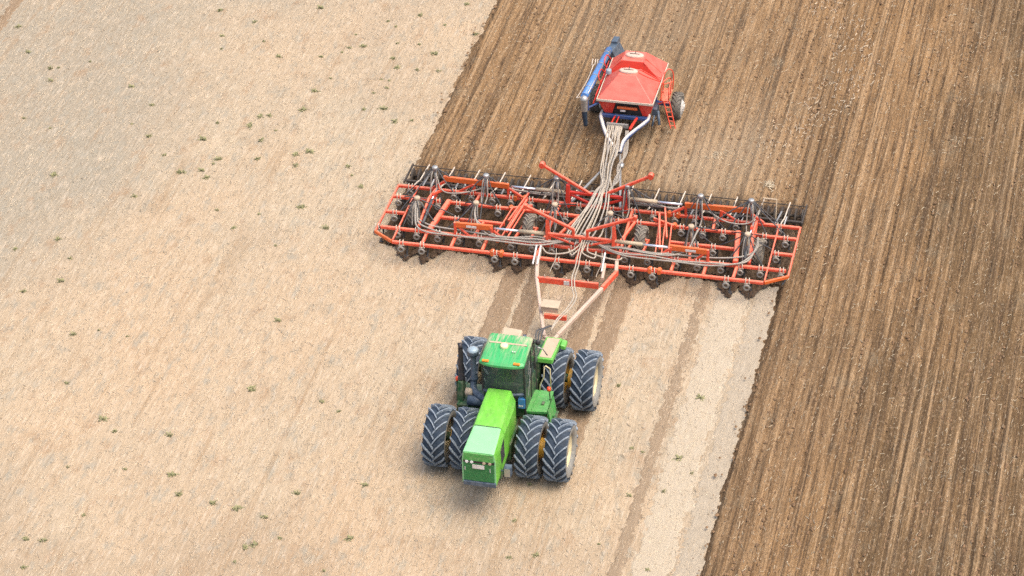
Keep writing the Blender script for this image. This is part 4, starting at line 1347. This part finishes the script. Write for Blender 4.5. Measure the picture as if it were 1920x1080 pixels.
# ladder, platform and rails on the right
mb = MB().box(2.84, 3.16, 10.25, 11.1, 1.24, 1.28)
mb.bar((2.80, 10.3, 1.1), (3.14, 10.3, 1.25), .04)
mb.bar((2.80, 11.05, 1.1), (3.14, 11.05, 1.25), .04)
mb.build('platform', 'red paint', A)
mb = MB()
a0, a1 = Vector((3.00, 10.20, 1.30)), Vector((3.30, 9.98, .36))
off = Vector((.20, .02, 0))
mb.bar(a0, a1, .035)
mb.bar(a0+off, a1+off*.8, .035)
for k in range(6):
    t = (k+.4)/6
    p = a0.lerp(a1, t)
    mb.bar(p, p+off*(1-.2*t), .028)
mb.build('ladder', 'red paint', A)
mb = MB()
mb.tube(smooth_path([(2.90, 10.25, 1.28), (2.92, 10.25, 1.85), (2.98, 10.32, 2.0), (3.12, 10.6, 2.0), (3.16, 10.75, 1.8), (3.15, 10.7, 1.28)], 5), .022, 6)
mb.tube(smooth_path([(2.88, 10.75, 1.28), (2.90, 10.8, 1.9), (2.98, 10.95, 2.1), (3.12, 11.05, 2.05), (3.18, 11.1, 1.8), (3.16, 11.08, 1.28)], 5), .022, 6)
mb.tube([(2.90, 10.25, 1.6), (3.15, 10.7, 1.58)], .018, 6)
mb.tube([(3.16, 10.3, 1.28), (3.17, 10.3, 1.75), (3.16, 10.8, 1.8)], .02, 6)
mb.tube([(2.90, 10.8, 1.6), (3.17, 11.08, 1.58)], .018, 6)
mb.build('handrail', 'red paint', A)
mb = MB().tube([(2.85, 10.0, 1.0), (2.95, 9.7, .62)], .05, 8).box(2.66, 2.82, 9.9, 10.4, .85, 1.1).tube([(2.75, 9.85, .9), (2.72, 9.6, .6)], .03, 6)
mb.build('jack_stand', 'slate plastic', A)
# the big air hoses from the cart to the drill, each one a part
ends = [(1.42, 2.25, .98), (1.52, 2.35, 1.0), (1.62, 2.2, 1.02), (1.72, 2.4, 1.02), (1.84, 2.1, 1.05), (1.98, 2.2, 1.06), (2.12, 2.0, 1.06), (2.30, 2.2, 1.06), (2.50, 2.2, 1.0), (2.04, 2.6, 1.02)]
for k, e in enumerate(ends):
    x0 = 1.36+.066*k+(.06 if k > 4 else 0)-.02*k*(k > 4)
    j_ = lambda a: random.uniform(-a, a)
    u = (0, 2, 1, 4, 3, 6, 5, 8, 9, 7)[k]/9
    pts = [(x0, 8.74, 1.02), (x0+.02, 8.45, .98), (1.50+.46*u+j_(.03), 7.3, .84+j_(.12)), (1.66+.34*u+j_(.07), 6.2, .90+j_(.14)), (1.90+.32*u+j_(.05), 4.9, 1.08+j_(.06)), (1.88+.42*u+j_(.05), 4.15, 1.34+j_(.04)), ((2.05+.3*u+e[0])/2+j_(.05), 3.3, 1.24), e, (e[0]*.85+.2+j_(.04), e[1]-.75, 1.02)]
    MB().tube(smooth_path(pts, 7), .028, 8).build('air_hose', 'hose grey' if k % 3 == 1 else 'hose beige', A)
mb = MB()
for k in range(4):
    mb.tube(smooth_path([(2.0+.03*k, 8.6, .95), (2.12+.04*k, 7.6, .7), (2.22-.03*k+random.uniform(-.06, .06), 6.6, .78), (2.2+.05*k, 5.6, .85), (2.35-.04*k, 4.6, 1.1), (2.45+.06*k, 4.1, 1.25)], 6), .02, 6)
mb.build('hydraulic_hose', 'hose grey', A)
mb = MB().lathe([(-.12, .03), (-.08, .08), (.08, .08), (.12, .03)], (2.24, 6.7, .75), 'y', 10)
mb.build('hose_coupling', 'steel', A)
# empties draw small
